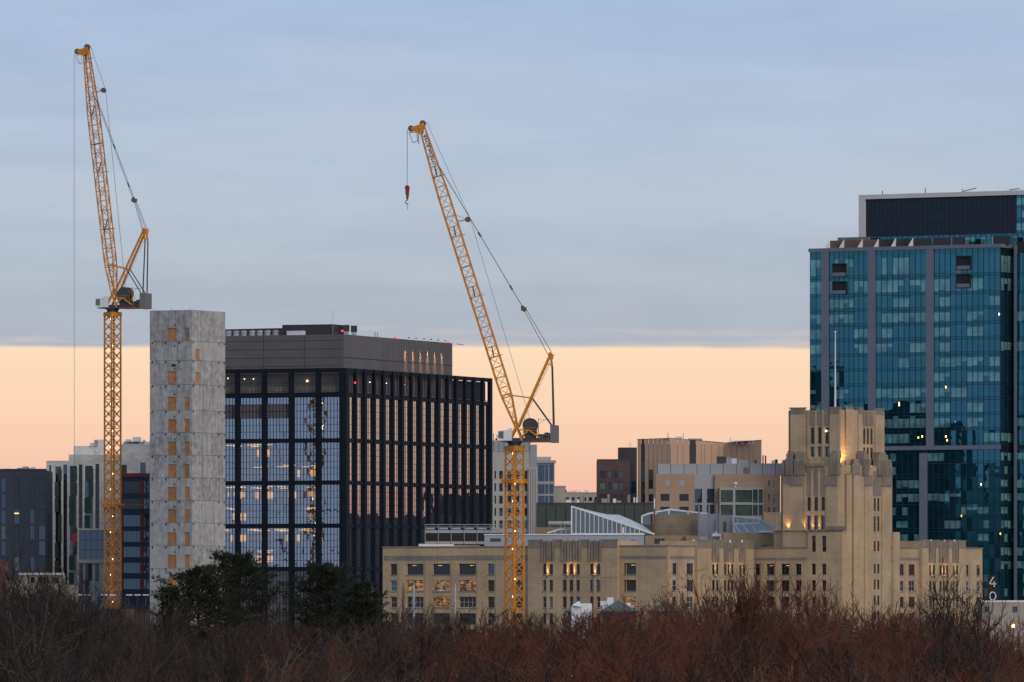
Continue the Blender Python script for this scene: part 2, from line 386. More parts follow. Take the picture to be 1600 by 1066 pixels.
# ================================================================ black glass office block
def black_block():
    C = Vector((X(540, 1714), 1714)); Rt = Vector((X(767, 1793), 1793))
    rd = (Rt - C).normalized(); ld = Vector((-rd.y, rd.x))
    LL = 46.2
    FL = Face(C + ld * LL, C); FR = Face(C, Rt)
    t = thing('office_block', 'black steel framed office block with gridded glass, grey rooftop screen, right of concrete core', 'building', (C.x, C.y, 0))
    zl = [Z(p, 1714) for p in (575, 617, 688, 754, 821.5, 889)] + [0]
    ztop = zl[0]
    bays = 7; bw = LL / bays
    nr = 16; br = FR.L / nr
    # columns, each its own steel box
    cm = MB().box(-.5, .5, -.55, .35, 0, ztop).mesh('column', [BSTEEL])
    for i in range(bays): obj('column', cm, None, t, FL.M @ T(i * bw + (.62 if i == 0 else 0), 0, 0))
    cms = [MB().box(-w, w, -.42, .3, 0, ztop).mesh('column', [BSTEEL]) for w in (.72, .48)]
    for i in range(1, nr + 1): obj('column', cms[i % 2], None, t, FR.M @ T(i * br - (.72 if i == nr else 0), 0, 0))
    cor = MB(); q = Face(C + ld * 1.1, C); cor.box(-.25, 1.5, -.5, 1.2, 0, ztop + .004)
    obj('corner_column', cor, BSTEEL, t, FL.M @ T(LL - 1.1, 0, 0))
    for i, z in enumerate(zl[:-1]):
        h = .45 if i else .9
        obj('beam', MB().box(-.6, LL - 1.35, -.42, .35, z - h, z + (h if i else 0)), BSTEEL, t, FL.M)
        obj('beam', MB().box(.9, FR.L, -.18, .28, z - h, z + (h if i else 0)), BSTEEL, t, FR.M)
    # glazing: one window per bay and level, mullion grid as its child
    cols, rows = 7, 6
    def grid(w, h, nc, nr_, r=.05, d=.10):
        b = MB()
        for c in range(nc + 1): b.box(w * c / nc - r, w * c / nc + r, -d, .02, 0, h)
        for j in range(nr_ + 1): b.box(0, w, -d + .02, .016, h * j / nr_ - r * .8, h * j / nr_ + r * .8)
        return b
    rng = random.Random(3)
    for lv in range(1, 6):
        z1 = zl[lv] - .45; z0 = zl[lv + 1] + (.45 if lv < 5 else 0); h = z1 - z0
        wl = bw - 1.0; gm = None
        for i in range(bays):
            b = MB()
            nr_ = rows if lv < 5 else 14
            for c in range(cols):
                for j in range(nr_):
                    x0 = wl * c / cols; x1 = wl * (c + 1) / cols; a0 = h * j / nr_; a1 = h * (j + 1) / nr_
                    e = [rng.uniform(-.006, .006) for _ in range(3)]
                    m = 1 if (lv == 1 and i in (bays - 4, bays - 3, bays - 5) and j in (3, 4)) else (2 if lv == 5 else 0)
                    b.quad((x0, e[0], a0), (x1, e[1], a0), (x1, e[1] + e[2], a1), (x0, e[0] + e[2], a1), m)
            w = obj('window', b, [BGLASS, LOUVRE, BASEG], t, FL.M @ T(i * bw + .5, .15, z0))
            if gm is None: gm = grid(wl, h, cols, nr_).mesh('mullion_grid', [BMULL])
            obj('mullion_grid', gm, None, w, FL.M @ T(i * bw + .5, .15, z0))
        gm = None
        wr = br
        for i in range(nr):
            b = MB(); b.quad((0, 0, 0), (wr, 0, 0), (wr, rng.uniform(-.02, .02), h), (0, rng.uniform(-.02, .02), h))
            w = obj('window', b, BGLASS2, t, FR.M @ T(i * br, .14, z0))
            if gm is None: gm = grid(wr, h, 4, 6 if lv < 5 else 14, .05, .05).mesh('mullion_grid', [BMULL])
            obj('mullion_grid', gm, None, w, FR.M @ T(i * br, .14, z0))
    # rooms behind the left glass: slabs, back walls, linear ceiling lights, glowing back wall patches
    for lv in range(1, 5):
        for half in range(2):
            hh = (zl[lv] - zl[lv + 1]) / 2; z1 = zl[lv] - half * hh; z0 = z1 - hh
            b = MB(); D_ = 9
            b.box(0, LL - 2, .5, D_, z0 - .25, z0 + .25, 2)
            b.quad((0, D_, z0), (LL - 2, D_, z0), (LL - 2, D_, z1), (0, D_, z1), 0 if rng.random() < .7 else 1)
            fl = (lv - 1) * 2 + half
            lit = (.05, .05, .9, .75, .85, .5, 1.0, .6)[fl]
            for i in range(bays):
                b.box(i * bw - .12, i * bw + .12, 5, D_, z0 + .25, z1 - .25, 0)
                if rng.random() < .6: b.box(i * bw + 1, i * bw + rng.uniform(2, 5), 4, 4.3, z0 + .25, z0 + rng.uniform(1.2, 3.4), 1 if rng.random() < .6 else 0)
                if rng.random() < lit:
                    for k in range(rng.randint(2, 5)):
                        x = i * bw + rng.uniform(.3, bw - 2.5); y = rng.uniform(1.5, 7); zz = z1 - rng.uniform(.7, 1.2)
                        b.box(x, x + rng.uniform(1.2, 3.0), y, y + .35, zz, zz + .12, 3)
                    for k in range(rng.randint(2, 8)):
                        x = i * bw + rng.uniform(.2, bw * .85); w_ = rng.uniform(.25, .9)
                        b.quad((x, D_ - .1, z0 + 1.4), (x + w_, D_ - .1, z0 + 1.4), (x + w_, D_ - .1, z0 + 3.0), (x, D_ - .1, z0 + 3.0), 4)
                for k in range(3):
                    x = i * bw + rng.uniform(.3, bw - 1); b.box(x, x + rng.uniform(.4, 1.4), 1.0, 1.6, z0 + .25, z0 + rng.uniform(.9, 1.9), rng.choice((0, 1, 1)))
            obj('office_floor', b, [INT, INTD, INTD, CEILL, BACKGLOW], t, FL.M)
    # dark body behind everything, so no daylight leaks through
    obj('core_wall', MB().box(-.5, LL - 10, 9.6, 60, 0, zl[1] - 1), NIGHT, t, FL.M)
    obj('core_wall', MB().box(1.5, FR.L - .5, 1.2, 8, 0, zl[1] - .7), NIGHT, t, FR.M)
    obj('terrace_floor', MB().prism([FL.at(-.4, .4, 0), FL.at(LL - .4, .4, 0), FR.at(FR.L - .4, .4, 0), FR.at(FR.L - .4, LL, 0)], zl[1] + .63, zl[1] + .75), CGREY, t)
    # rooftop screen, set back behind the top row of the frame
    zp = Z(522, 1714); uend = FR.u(709) + 2
    rb = zl[1] + .76
    pan = MB(); n = 14
    obj('screen_wall', MB().box(-.4, LL - 1.7, 1.7, 3, rb, zp), SIDING, t, FL.M)
    for j in range(7): obj('siding_seam', MB().box(-.4, LL - 1.7, 1.64, 1.699, rb + 2 + j * 1.9, rb + 2.06 + j * 1.9), DKMET, t, FL.M)
    for x in (LL * .30, LL * .55, LL * .765): obj('siding_seam', MB().box(x, x + .1, 1.66, 1.69, ztop, zp), DKMET, t, FL.M)
    obj('screen_wall', MB().box(1.72, uend, 1.2, 40, rb, zp), SIDING, t, FR.M)
    rib = MB().box(0, .45, -.07, 0, ztop - 2, zp - .1).mesh('siding_rib', [SIDING])
    k = 24.0
    while k < uend - .8: obj('siding_rib', rib, None, t, FR.M @ T(k, 1.199, 0)); k += 1.35
    obj('siding_seam', MB().box(1.72, uend, 1.1, 1.128, zp - 5.2, zp - 5.05), DKMET, t, FR.M)
    for px in (640, 652, 664, 675, 686, 697):
        u = FR.u(px); p = FR.at(u, .25, zp + .1); spot('floodlight', t, p, FR.at(u + .2, 1.2, zp - 5), 15000, col=(1., .46, .16), size=21, blend=.9)
    obj('screen_wall', MB().box(uend + .1, FR.L - .2, 1.3, 3, rb, ztop - .95), DKMET, t, FR.M)
    for px in (672, 713):
        obj('lamp_arm', MB().beam(FR.at(FR.u(px), 0, zp - .2), FR.at(FR.u(px), -2, zp - .5), .09), CDARK, t)
    # terrace rail and lamps in the top row
    for i in range(bays):
        b = MB(); x0 = i * bw + .7; x1 = (i + 1) * bw - .7
        for z in (.45, .95): b.box(x0, x1, .5, .56, rb + z, rb + z + .09)
        for x in (x0 + 2.0, x0 + 2.9): b.box(x, x + .1, .5, .56, rb, rb + 1)
        obj('railing', b, mat('rail_%d' % i, (.30, .25, .14), .6) if i == 0 else MATS['rail_0'], t, FL.M)
    for px, py, m in ((382, 592, PLAMP), (396, 592, PLAMP), (356, 591, PLAMP), (480, 595, BULB)):
        obj('wall_lamp', MB().ball(FL.at(FL.u(px, 1.6), 1.55, FL.z(px, py)), .08 if m is PLAMP else .2, 0), m, t)
    for px in (580, 606, 634, 661, 690, 716, 743):
        obj('wall_lamp', MB().ball(FR.at(FR.u(px), .35, zl[1] + 3.2), .09, 0), PLAMP, t)
    obj('beacon', MB().ball(FR.at(FR.u(549), -.9, Z(598, 1716)), .26), REDL, t)
    # rooftop plant
    for i, px in enumerate((357, 369, 381, 394, 406, 418, 431)):
        b = MB(); p = FL.at(FL.u(px, 6), 6, zp); b.beam(p, p + Vector((0, 0, 1.3)), .72, 12); b.beam(p + Vector((0, 0, 1.3)), p + Vector((0, 0, 1.45)), .55, 12, 1)
        obj('cooling_fan', b, [GALV, CDARK], t)
    obj('plant_room', MB().box(FL.u(441, 5), FL.u(519, 5), 5, 12, zp, Z(507, 1722)), DKMET, t, FL.M)
    obj('duct', MB().box(FL.u(448, 3.4), FL.u(474, 3.4), 3.4, 4.6, zp, zp + 1.0), WHITE, t, FL.M)
    for px in (541, 553):
        p = FR.at(FR.u(px, 4), 4, zp); b = MB().box(p.x - .55, p.x + .55, p.y, p.y + 1.2, zp, zp + 1, 1); b.box(p.x - .7, p.x + .7, p.y - .1, p.y + 1.3, zp + 1, zp + 2.4, 0)
        obj('exhaust_stack', b, [DKMET, GALV], t)
    obj('beacon', MB().ball(FL.at(LL - 1.9, 2.5, zp + .8), .3), REDL, t)
    p = FL.at(FL.u(520, 4), 4, zp); obj('antenna', MB().beam(p, p + Vector((0, 0, 5.6)), .05, 4), GALV, t)
    for px in (586, 590): p = FR.at(FR.u(px, 3), 3, zp); obj('vent_pipe', MB().beam(p, p + Vector((0, 0, 1.2)), .14, 6), GALV, t)
    p = FR.at(FR.u(617, 2), 2, zp); obj('beacon_box', MB().box(p.x - .4, p.x + .4, p.y, p.y + .5, zp, zp + .4), REDL, t)
    p = FR.at(FR.u(700, 2), 2, zp); obj('beacon_box', MB().box(p.x - .3, p.x + .3, p.y, p.y + .5, zp, zp + .4), REDL, t)
black_block()

# ================================================================ concrete core under construction
def core():
    D = 1652; C = Vector((X(300, D), D)); a = Vector((-.875, .485)); b_ = Vector((.485, .875))
    f1 = Face(C + a * 10, C); sl = f1.u(234); f1 = Face(f1.at(sl, 0, 0).xy, C)
    f2 = Face(C, C + b_ * 10); sr = f2.u(352); f2 = Face(C, f2.at(sr, 0, 0).xy)
    t = thing('concrete_core', 'raw grey concrete stair core with plywood covered openings, between crane and black block', 'building', (C.x, C.y, 0))
    zs = [Z(p, D) for p in (484, 533, 563, 601, 641, 676, 711, 746.5, 782, 817, 853, 888, 923, 958, 993, 1028, 1063, 1098)]
    zs = [z for z in zs if z > 2] + [0]
    rng = random.Random(4)
    wide = (f1.u(262), f1.u(275.5)); nar = (f1.u(288), f1.u(296)); rn = (f2.u(305.5), f2.u(312))
    for i in range(len(zs) - 1):
        z1, z0 = zs[i], zs[i + 1]; h = min(2.9, (z1 - z0) * .62)
        o1 = []; o2 = []
        if i not in (1, 2): o1.append((wide[0], wide[1], z0 + .06, z0 + h))
        elif i == 2: o1.append((wide[0], wide[1], z0 + .06, z0 + h))
        if i == 0 or i >= 3: o1.append((nar[0], nar[1], z0 + .06, z0 + h))
        if i in (1, 2): o2.append((rn[0], rn[1], z0 + .06, z0 + h * .95))
        m = MB(); e = rng.uniform(0, .035)
        m.wall(0, f1.L, z0 + .035, z1 - .035, o1, e, .5)
        m.quad((0, e, z0 + .03), (0, 12, z0 + .03), (0, 12, z1 - .03), (0, e, z1 - .03))
        l1 = obj('concrete_lift', m, CONC, t, f1.M)
        m = MB(); m.wall(e, f2.L, z0 + .035, z1 - .035, o2, e, .5)
        m.quad((f2.L, e, z0 + .03), (f2.L, 9, z0 + .03), (f2.L, 9, z1 - .03), (f2.L, e, z1 - .03))
        obj('concrete_lift', m, CONC, t, f2.M)
        for fc, os in ((f1, o1), (f2, o2)):
            for o in os:
                p = MB(); n = max(1, round((o[1] - o[0]) / .62)); w = (o[1] - o[0]) / n
                for k in range(n): p.box(o[0] + w * k + .012, o[0] + w * (k + 1) - .012, .14 + .03 * (k % 2), .3, o[2], o[3])
                obj('plywood_panel', p, PLY, t, fc.M)
        pk = MB()
        for px in (238, 259, 280): u = f1.u(px); pk.box(u - .16, u + .16, -.012, .1, z0 - .55, z0 - .1)
        u = f1.u(273); pk.box(u - .14, u + .14, -.012, .1, z0 + h + .35, z0 + h + .8)
        if i == 2: pk.box(f1.u(268), f1.u(274.5), -.012, .1, z1 - 1.3, z1 - .75)
        obj('form_tie_pocket', pk, POCKET, t, f1.M)
        for fc, xs in ((f1, (.24, .62)), (f2, (.3, .66))):
            for x in xs:
                x = fc.L * (x + rng.uniform(-.05, .05)); obj('form_seam', MB().box(x - .05, x + .05, -.006, .05, z0 + h + .1, z1 - .08) if fc is f1 else MB().box(x - .05, x + .05, -.006, .05, z0 + .1, z1 - .08), JOINT, t, fc.M)
        pk = MB()
        for px in (302, 342, 350.5): u = f2.u(px); pk.box(u - .2, u + .2, -.012, .1, z0 - .5, z0 - .08)
        obj('form_tie_pocket', pk, POCKET, t, f2.M)
    obj('shaft_lining', MB().prism([f1.at(.25, .3, 0), f1.at(f1.L - .3, .3, 0), f2.at(f2.L - .3, .3, 0), f2.at(f2.L - .3, 8, 0)], 0, zs[0] - .3), JOINT, t)
    for i in range(7):
        u = (i + .5) * f1.L / 7; p = f1.at(u, .3, zs[0] - .1)
        if i % 3 == 0: obj('rebar_stub', MB().beam(p, p + Vector((0, 0, .5)), .06), CDARK, t)
    obj('blue_tarpaulin', MB().box(f1.u(292.5), f1.u(297.5), .02, .12, Z(525, D), Z(519, D)), mat('blue_tarp', (.03, .16, .40), .6), t, f1.M)
core()

# ================================================================ teal glass tower
def teal_tower():
    C = Vector((X(1563, 1955), 1955)); Lf = Vector((X(1266, 1982), 1982))
    fa = Face(Lf, C); nb = Vector((-fa.d.y, fa.d.x))
    t = thing('glass_tower', 'tall teal glass apartment tower with grey piers and dark rooftop box', 'building', (C.x, C.y, 0))
    z = lambda py: Z(py, 1967)
    fl = [z(398), z(433), z(461)] + [z(461 + 23.6 * i) for i in range(1, 11)]
    low = [z(704 + 21.1 * i) for i in range(0, 16)]
    rng = random.Random(11); cache = {}
    def unit(nc, pw, h, var):
        k = (nc, round(pw, 2), round(h, 1), var)
        if k in cache: return cache[k]
        b = MB(); r = random.Random(hash((nc, var, round(h, 1))) & 9999); sp = min(.75, h * .2); blind = r.random() < .44; full = r.random() < .8
        w = nc * pw
        for c in range(nc):
            x0 = c * pw; x1 = x0 + pw; e = [r.uniform(-.02, .02) for _ in range(4)]
            b.quad((x0, e[0], 0), (x1, e[1], 0), (x1, e[1], sp), (x0, e[0], sp), 2)
            zz = sp
            m = 1 if (blind and (full or r.random() < .6)) else 0
            if var == 11 and c == nc // 2: m = 4
            if m == 1:
                cut = sp + (h - sp) * r.choice((0, 0, 0, 0, .12, .45))
                if cut > sp + .05: b.quad((x0, e[0], sp), (x1, e[1], sp), (x1, e[1], cut), (x0, e[0], cut), 0); zz = cut
                tp = h - .75
                b.quad((x0, e[0], zz), (x1, e[1], zz), (x1, e[1] + e[2], tp), (x0, e[0] + e[2], tp), 1)
                b.quad((x0, e[0], tp), (x1, e[1], tp), (x1, e[1] + e[2], h), (x0, e[0] + e[2], h), 2)
            else: b.quad((x0, e[0], zz), (x1, e[1], zz), (x1, e[1] + e[2], h), (x0, e[0] + e[2], h), m)
        for c in range(nc + 1): b.box(w * c / nc - .045, w * c / nc + .045, -.12, .03, 0, h, 3)
        b.box(0, w, -.10, .03, -.05, .06, 3); b.box(0, w, -.09, .03, sp - .04, sp + .04, 3)
        cache[k] = b.mesh('window', [TEAL, TEALB, TEALS, TMULL, TEALL]); return cache[k]
    def fill(face, u0, u1, z0, z1, units, weird=True):
        pw = (u1 - u0) / sum(units); u = u0
        for n in units:
            v = rng.randrange(11)
            if weird and rng.random() < .004: v = 11
            obj('window', unit(n, pw, z1 - z0, v), None, t, face.M @ T(u, 0, z0)); u += n * pw
    P = lambda *a: [fa.u(p) for p in a]
    def storeys(zs, bays, balc=()):
        for i in range(len(zs) - 1):
            for j, (u0, u1, un) in enumerate(bays): fill(fa, u0, u1, zs[i + 1], zs[i], un, zs[i] < z(590))
    b1 = P(1266, 1284.4); b2 = P(1295.7, 1357.4); b3 = P(1368.6, 1448); b4 = P(1459.3, 1563)
    BA = [(b1[0], b1[1], [2]), (b2[0], b2[1], [3, 2, 3]), (b3[0], b3[1], [3, 3, 3]), (b4[0], b4[1], [3, 3, 3, 3])]
    storeys(fl, BA)
    c1 = P(1290, 1437.5); c2 = P(1449.3, 1563)
    storeys(low, [(c1[0], c1[1], [4, 4, 4, 4]), (c2[0], c2[1], [3, 3, 3, 4])])
    # top glass strip, body, piers, bands
    for u0, u1, un in BA:
        obj('spandrel_panel', MB().quad((u0, 0, fl[0]), (u1, 0, fl[0]), (u1, 0, z(391)), (u0, 0, z(391))) or None, TEALS, t, fa.M) if False else None
        m = MB(); n = sum(un)
        for i in range(n): a = u0 + (u1 - u0) * i / n; b = u0 + (u1 - u0) * (i + 1) / n; m.quad((a, 0, fl[0]), (b, 0, fl[0]), (b, 0, z(390)), (a, 0, z(390)), 0); m.box(a - .045, a + .045, -.1, .02, fl[0], z(390), 1)
        obj('glass_parapet', m, [TEALS, TMULL], t, fa.M)
    obj('core_wall', MB().box(.1, fa.L - .1, .12, 26, 0, z(391)), NIGHT, t, fa.M)
    pier = lambda p0, p1, z0, z1: obj('pier', MB().box(fa.u(p0), fa.u(p1), -.45, .1, z0, z1), TPIER, t, fa.M)
    for p0, p1 in ((1284.4, 1295.7), (1357.4, 1368.6), (1448, 1459.3)): pier(p0, p1, z(703) + .01, z(390))
    pier(1437.5, 1449.3, 0, z(703) - .9)
    obj('parapet_band', MB().box(-.3, fa.L + .2, -.5, .4, z(390), z(384.5)), TPIER, t, fa.M)
    obj('grey_band', MB().box(-.1, fa.L + .1, -.42, .1, z(703.5), z(697)), TPIER, t, fa.M)
    # balconies: near-black sheet stands for the shaded recess, with glass fronts
    for p0, p1, ys in ((1302, 1322.5, ((410, 430), (438, 458))), (1496, 1516.5, ((403, 424), (431, 452)))):
        for y0, y1 in ys:
            a, b = fa.u(p0), fa.u(p1); m = MB()
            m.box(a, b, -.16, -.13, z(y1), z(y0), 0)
            m.box(a - .1, a, -.5, -.1, z(y1), z(y0), 1); m.box(b, b + .1, -.5, -.1, z(y1), z(y0), 1); m.box(a, b, -.5, -.17, z(y0), z(y0) + .2, 1); m.box(a, b, -.5, -.17, z(y1), z(y1) + .2, 1)
            m.box(a, b, -.48, -.42, z(y1) + .2, z(y1) + 1.1, 2)
            obj('balcony', m, [POCKET, TMULL, TPIER], t, fa.M)
    # right hand return and the next wing
    fr = Face(C, C + nb * 14)
    ue = fr.u(1585)
    for zs in (fl, low):
        for i in range(len(zs) - 1): fill(fr, .1, min(ue, 24), zs[i + 1], zs[i], [4], False)
    obj('core_wall', MB().box(.12, 24, .1, 5, 0, z(390)), NIGHT, t, fr.M)
    obj('parapet_band', MB().box(-.1, 24, -.3, .4, z(390.2), z(384.7)), TPIER, t, fr.M)
    q = fr.at(min(ue, 24), 0, 0)
    fw = Face((X(1585, q.y - 3), q.y - 3), (X(1585, q.y - 3) + fa.d.x * 24, q.y - 3 + fa.d.y * 24))
    obj('pier', MB().box(0, .75, -.3, 6, 0, z(386)), TPIER, t, fw.M)
    for zs in (fl, low):
        for i in range(len(zs) - 1): fill(fw, .76, 14, zs[i + 1], zs[i], [4, 4], False)
    obj('core_wall', MB().box(.5, 14, .12, 8, 0, z(380)), NIGHT, t, fw.M)
    # rooftop box with pale frame
    up = Face(fa.at(fa.u(1343, 9), 9, 0).xy, fa.at(fa.u(1343, 9) + 60, 9, 0).xy)
    Du = up.D(1343); zt = Z(305, Du); zb = z(391)
    uu = lambda px: up.u(px)
    obj('roof_frame', MB().box(0, uu(1353), -.5, 10, zb, zt - 1.15), TWHITE, t, up.M)
    obj('roof_frame', MB().box(0, 60, -.5, 10, zt - 1.148, zt), TWHITE, t, up.M)
    m = MB(); x0 = uu(1353); x1 = uu(1588); z0_ = Z(371, Du); n = 34
    for i in range(n):
        for j in range(3):
            a = x0 + (x1 - x0) * i / n; b = x0 + (x1 - x0) * (i + 1) / n; za = z0_ + (zt - 1.16 - z0_) * j / 3; zb_ = z0_ + (zt - 1.16 - z0_) * (j + 1) / 3
            m.box(a + .03, b - .03, -.04, .06, za + .03, zb_ - .03)
    obj('louvre_screen', m, TNAVY, t, up.M)
    obj('core_wall', MB().box(x0 - .2, 59.8, .1, 9.8, zb, zt - 1.2), NIGHT, t, up.M)
    u = x0
    while u < 56:
        obj('window', unit(3, 1.5, z0_ - zb, int(u) % 3 + 20), None, t, up.M @ T(u, .02, zb)); u += 4.5
    u = x1 + .02
    for j in range(3): obj('window', unit(3, 1.5, (zt - 1.2 - z0_) / 3, 30 + j), None, t, up.M @ T(u, .02, z0_ + (zt - 1.2 - z0_) * j / 3))
    # roof terrace screens
    pts = (1291, 1314, 1343, 1368, 1395, 1422, 1452, 1482)
    zr = z(384.5)
    for i, px in enumerate(pts):
        a = fa.u(px, 1.2); b = fa.u(pts[i + 1], 1.2) if i + 1 < len(pts) else a + 4
        if i < 6:
            m = MB(); m.poly([(a - .1, .3, zr), (a - .1, 3, zr), (a - .1, 3, zr + 2.3)]); m.poly([(a, .3, zr), (a, 3, zr), (a, 3, zr + 2.3)]); m.quad((a - .1, .3, zr), (a, .3, zr), (a, 3, zr + 2.3), (a - .1, 3, zr + 2.3))
            obj('terrace_fin', m, WHITE, t, fa.M)
        obj('terrace_screen', MB().box(a + .1, b - .3, 3.1, 3.3, zr, zr + 2.1), DKMET if i > 2 else MIDB, t, fa.M)
    obj('terrace_pergola', MB().box(fa.u(1292), fa.u(1341), 6, 7, zr, zr + 3.0), CGREY, t, fa.M)
    obj('terrace_screen', MB().box(fa.u(1545), fa.u(1569), 2.5, 4, zr, zr + 2.2), DKMET, t, fa.M)
    for px, h in ((1376, 1.0), (1443, 1.3)):
        p = up.at(uu(px), 1, zt); obj('roof_vent', MB().beam(p, p + Vector((0, 0, h)), .12, 6), CDARK, t)
    obj('davit', MB().beam(up.at(uu(1502), 1, zt + .2), up.at(uu(1523), 1, zt + 1.0), .14).beam(up.at(uu(1501), 1, zt), up.at(uu(1501), 1, zt + 1), .1), CDARK, t)
    obj('davit', MB().beam(up.at(uu(1575), 1, zt + .3), up.at(uu(1590), 1, zt + .5), .14), CDARK, t)
    # lit rooms seen as small lamps
    for px, py, m in ((1561, 491, BULB), (1405, 630, AMBER), (1478, 605, AMBER), (1533, 757, AMBER), (1563, 834, AMBER), (1435, 684, AMBER), (1441, 682, AMBER), (1478, 682, AMBER), (1480, 688, AMBER), (1405, 633, AMBER), (1502, 806, AMBER), (1493, 659, mat('blue_screen', (.02, .05, .9)) and lamp('blue_lamp', (.05, .15, 1.), 3))):
        u = fa.u(px); zz = fa.z(px, py); obj('room_lamp', MB().box(u - .13, u + .13, -.03, -.01, zz - .25, zz + .25), m, t, fa.M)
teal_tower()

# unseen slabs added behind the black block to darken the teal glass reflection
def hidden_slab():
    t = thing('reflection_slab', 'unseen dark slabs added for their reflection in the lower glass of the teal tower', 'building', (-40, 1885, 0))
    w = MB().box(0, 2.2, -.05, .05, 0, 1.5).mesh('window', [BLUEG])
    for k, (c, L_, h) in enumerate((((-56, 1912), 36, 90), ((-24, 1892), 34, 76))):
        d = Vector((-.53, .85)); a = Vector(c) - d * (L_ / 2) if False else Vector(c)
        f_ = Face((c[0] + 6 , c[1] - 14), (c[0] + 6 - .3 * L_, c[1] - 14 + .95 * L_)) if False else Face((c[0] - 16, c[1] + 12), (c[0] + 16, c[1] - 8))
        obj('wall', MB().box(0, f_.L, -14, 0, 0, h), NIGHT, t, f_.M)
        obj('plant_room', MB().box(6, f_.L - 12, -11, -3, h + .01, h + 3.5), DKMET, t, f_.M)
        for i in range(9):
            for j in range(15):
                if (i * 7 + j * 3 + k) % 4 == 0: obj('window', w, None, t, f_.M @ T(1.2 + i * 4, .02, 8 + j * 4.6))
hidden_slab()
def side_slab():  # unseen block, added for its reflection in the black block side glass
    t = thing('side_reflection_slab', 'unseen slab added off to the right to reflect in the black block side glass', 'building', (225, 2030, 0))
    f_ = Face((150, 2075), (330, 1985)); obj('wall', MB().box(0, f_.L, 0, 14, 0, 50), SLABP, t, f_.M); obj('plant_room', MB().box(60, 110, 2, 10, 50.01, 56), DKMET, t, f_.M)
    w = MB().box(0, 2.6, -.05, .05, 0, 1.7).mesh('window', [BLUEG])
    for i in range(40):
        for j in range(7): obj('window', w, None, t, f_.M @ T(2 + i * 5, 0, 6 + j * 5))
side_slab()
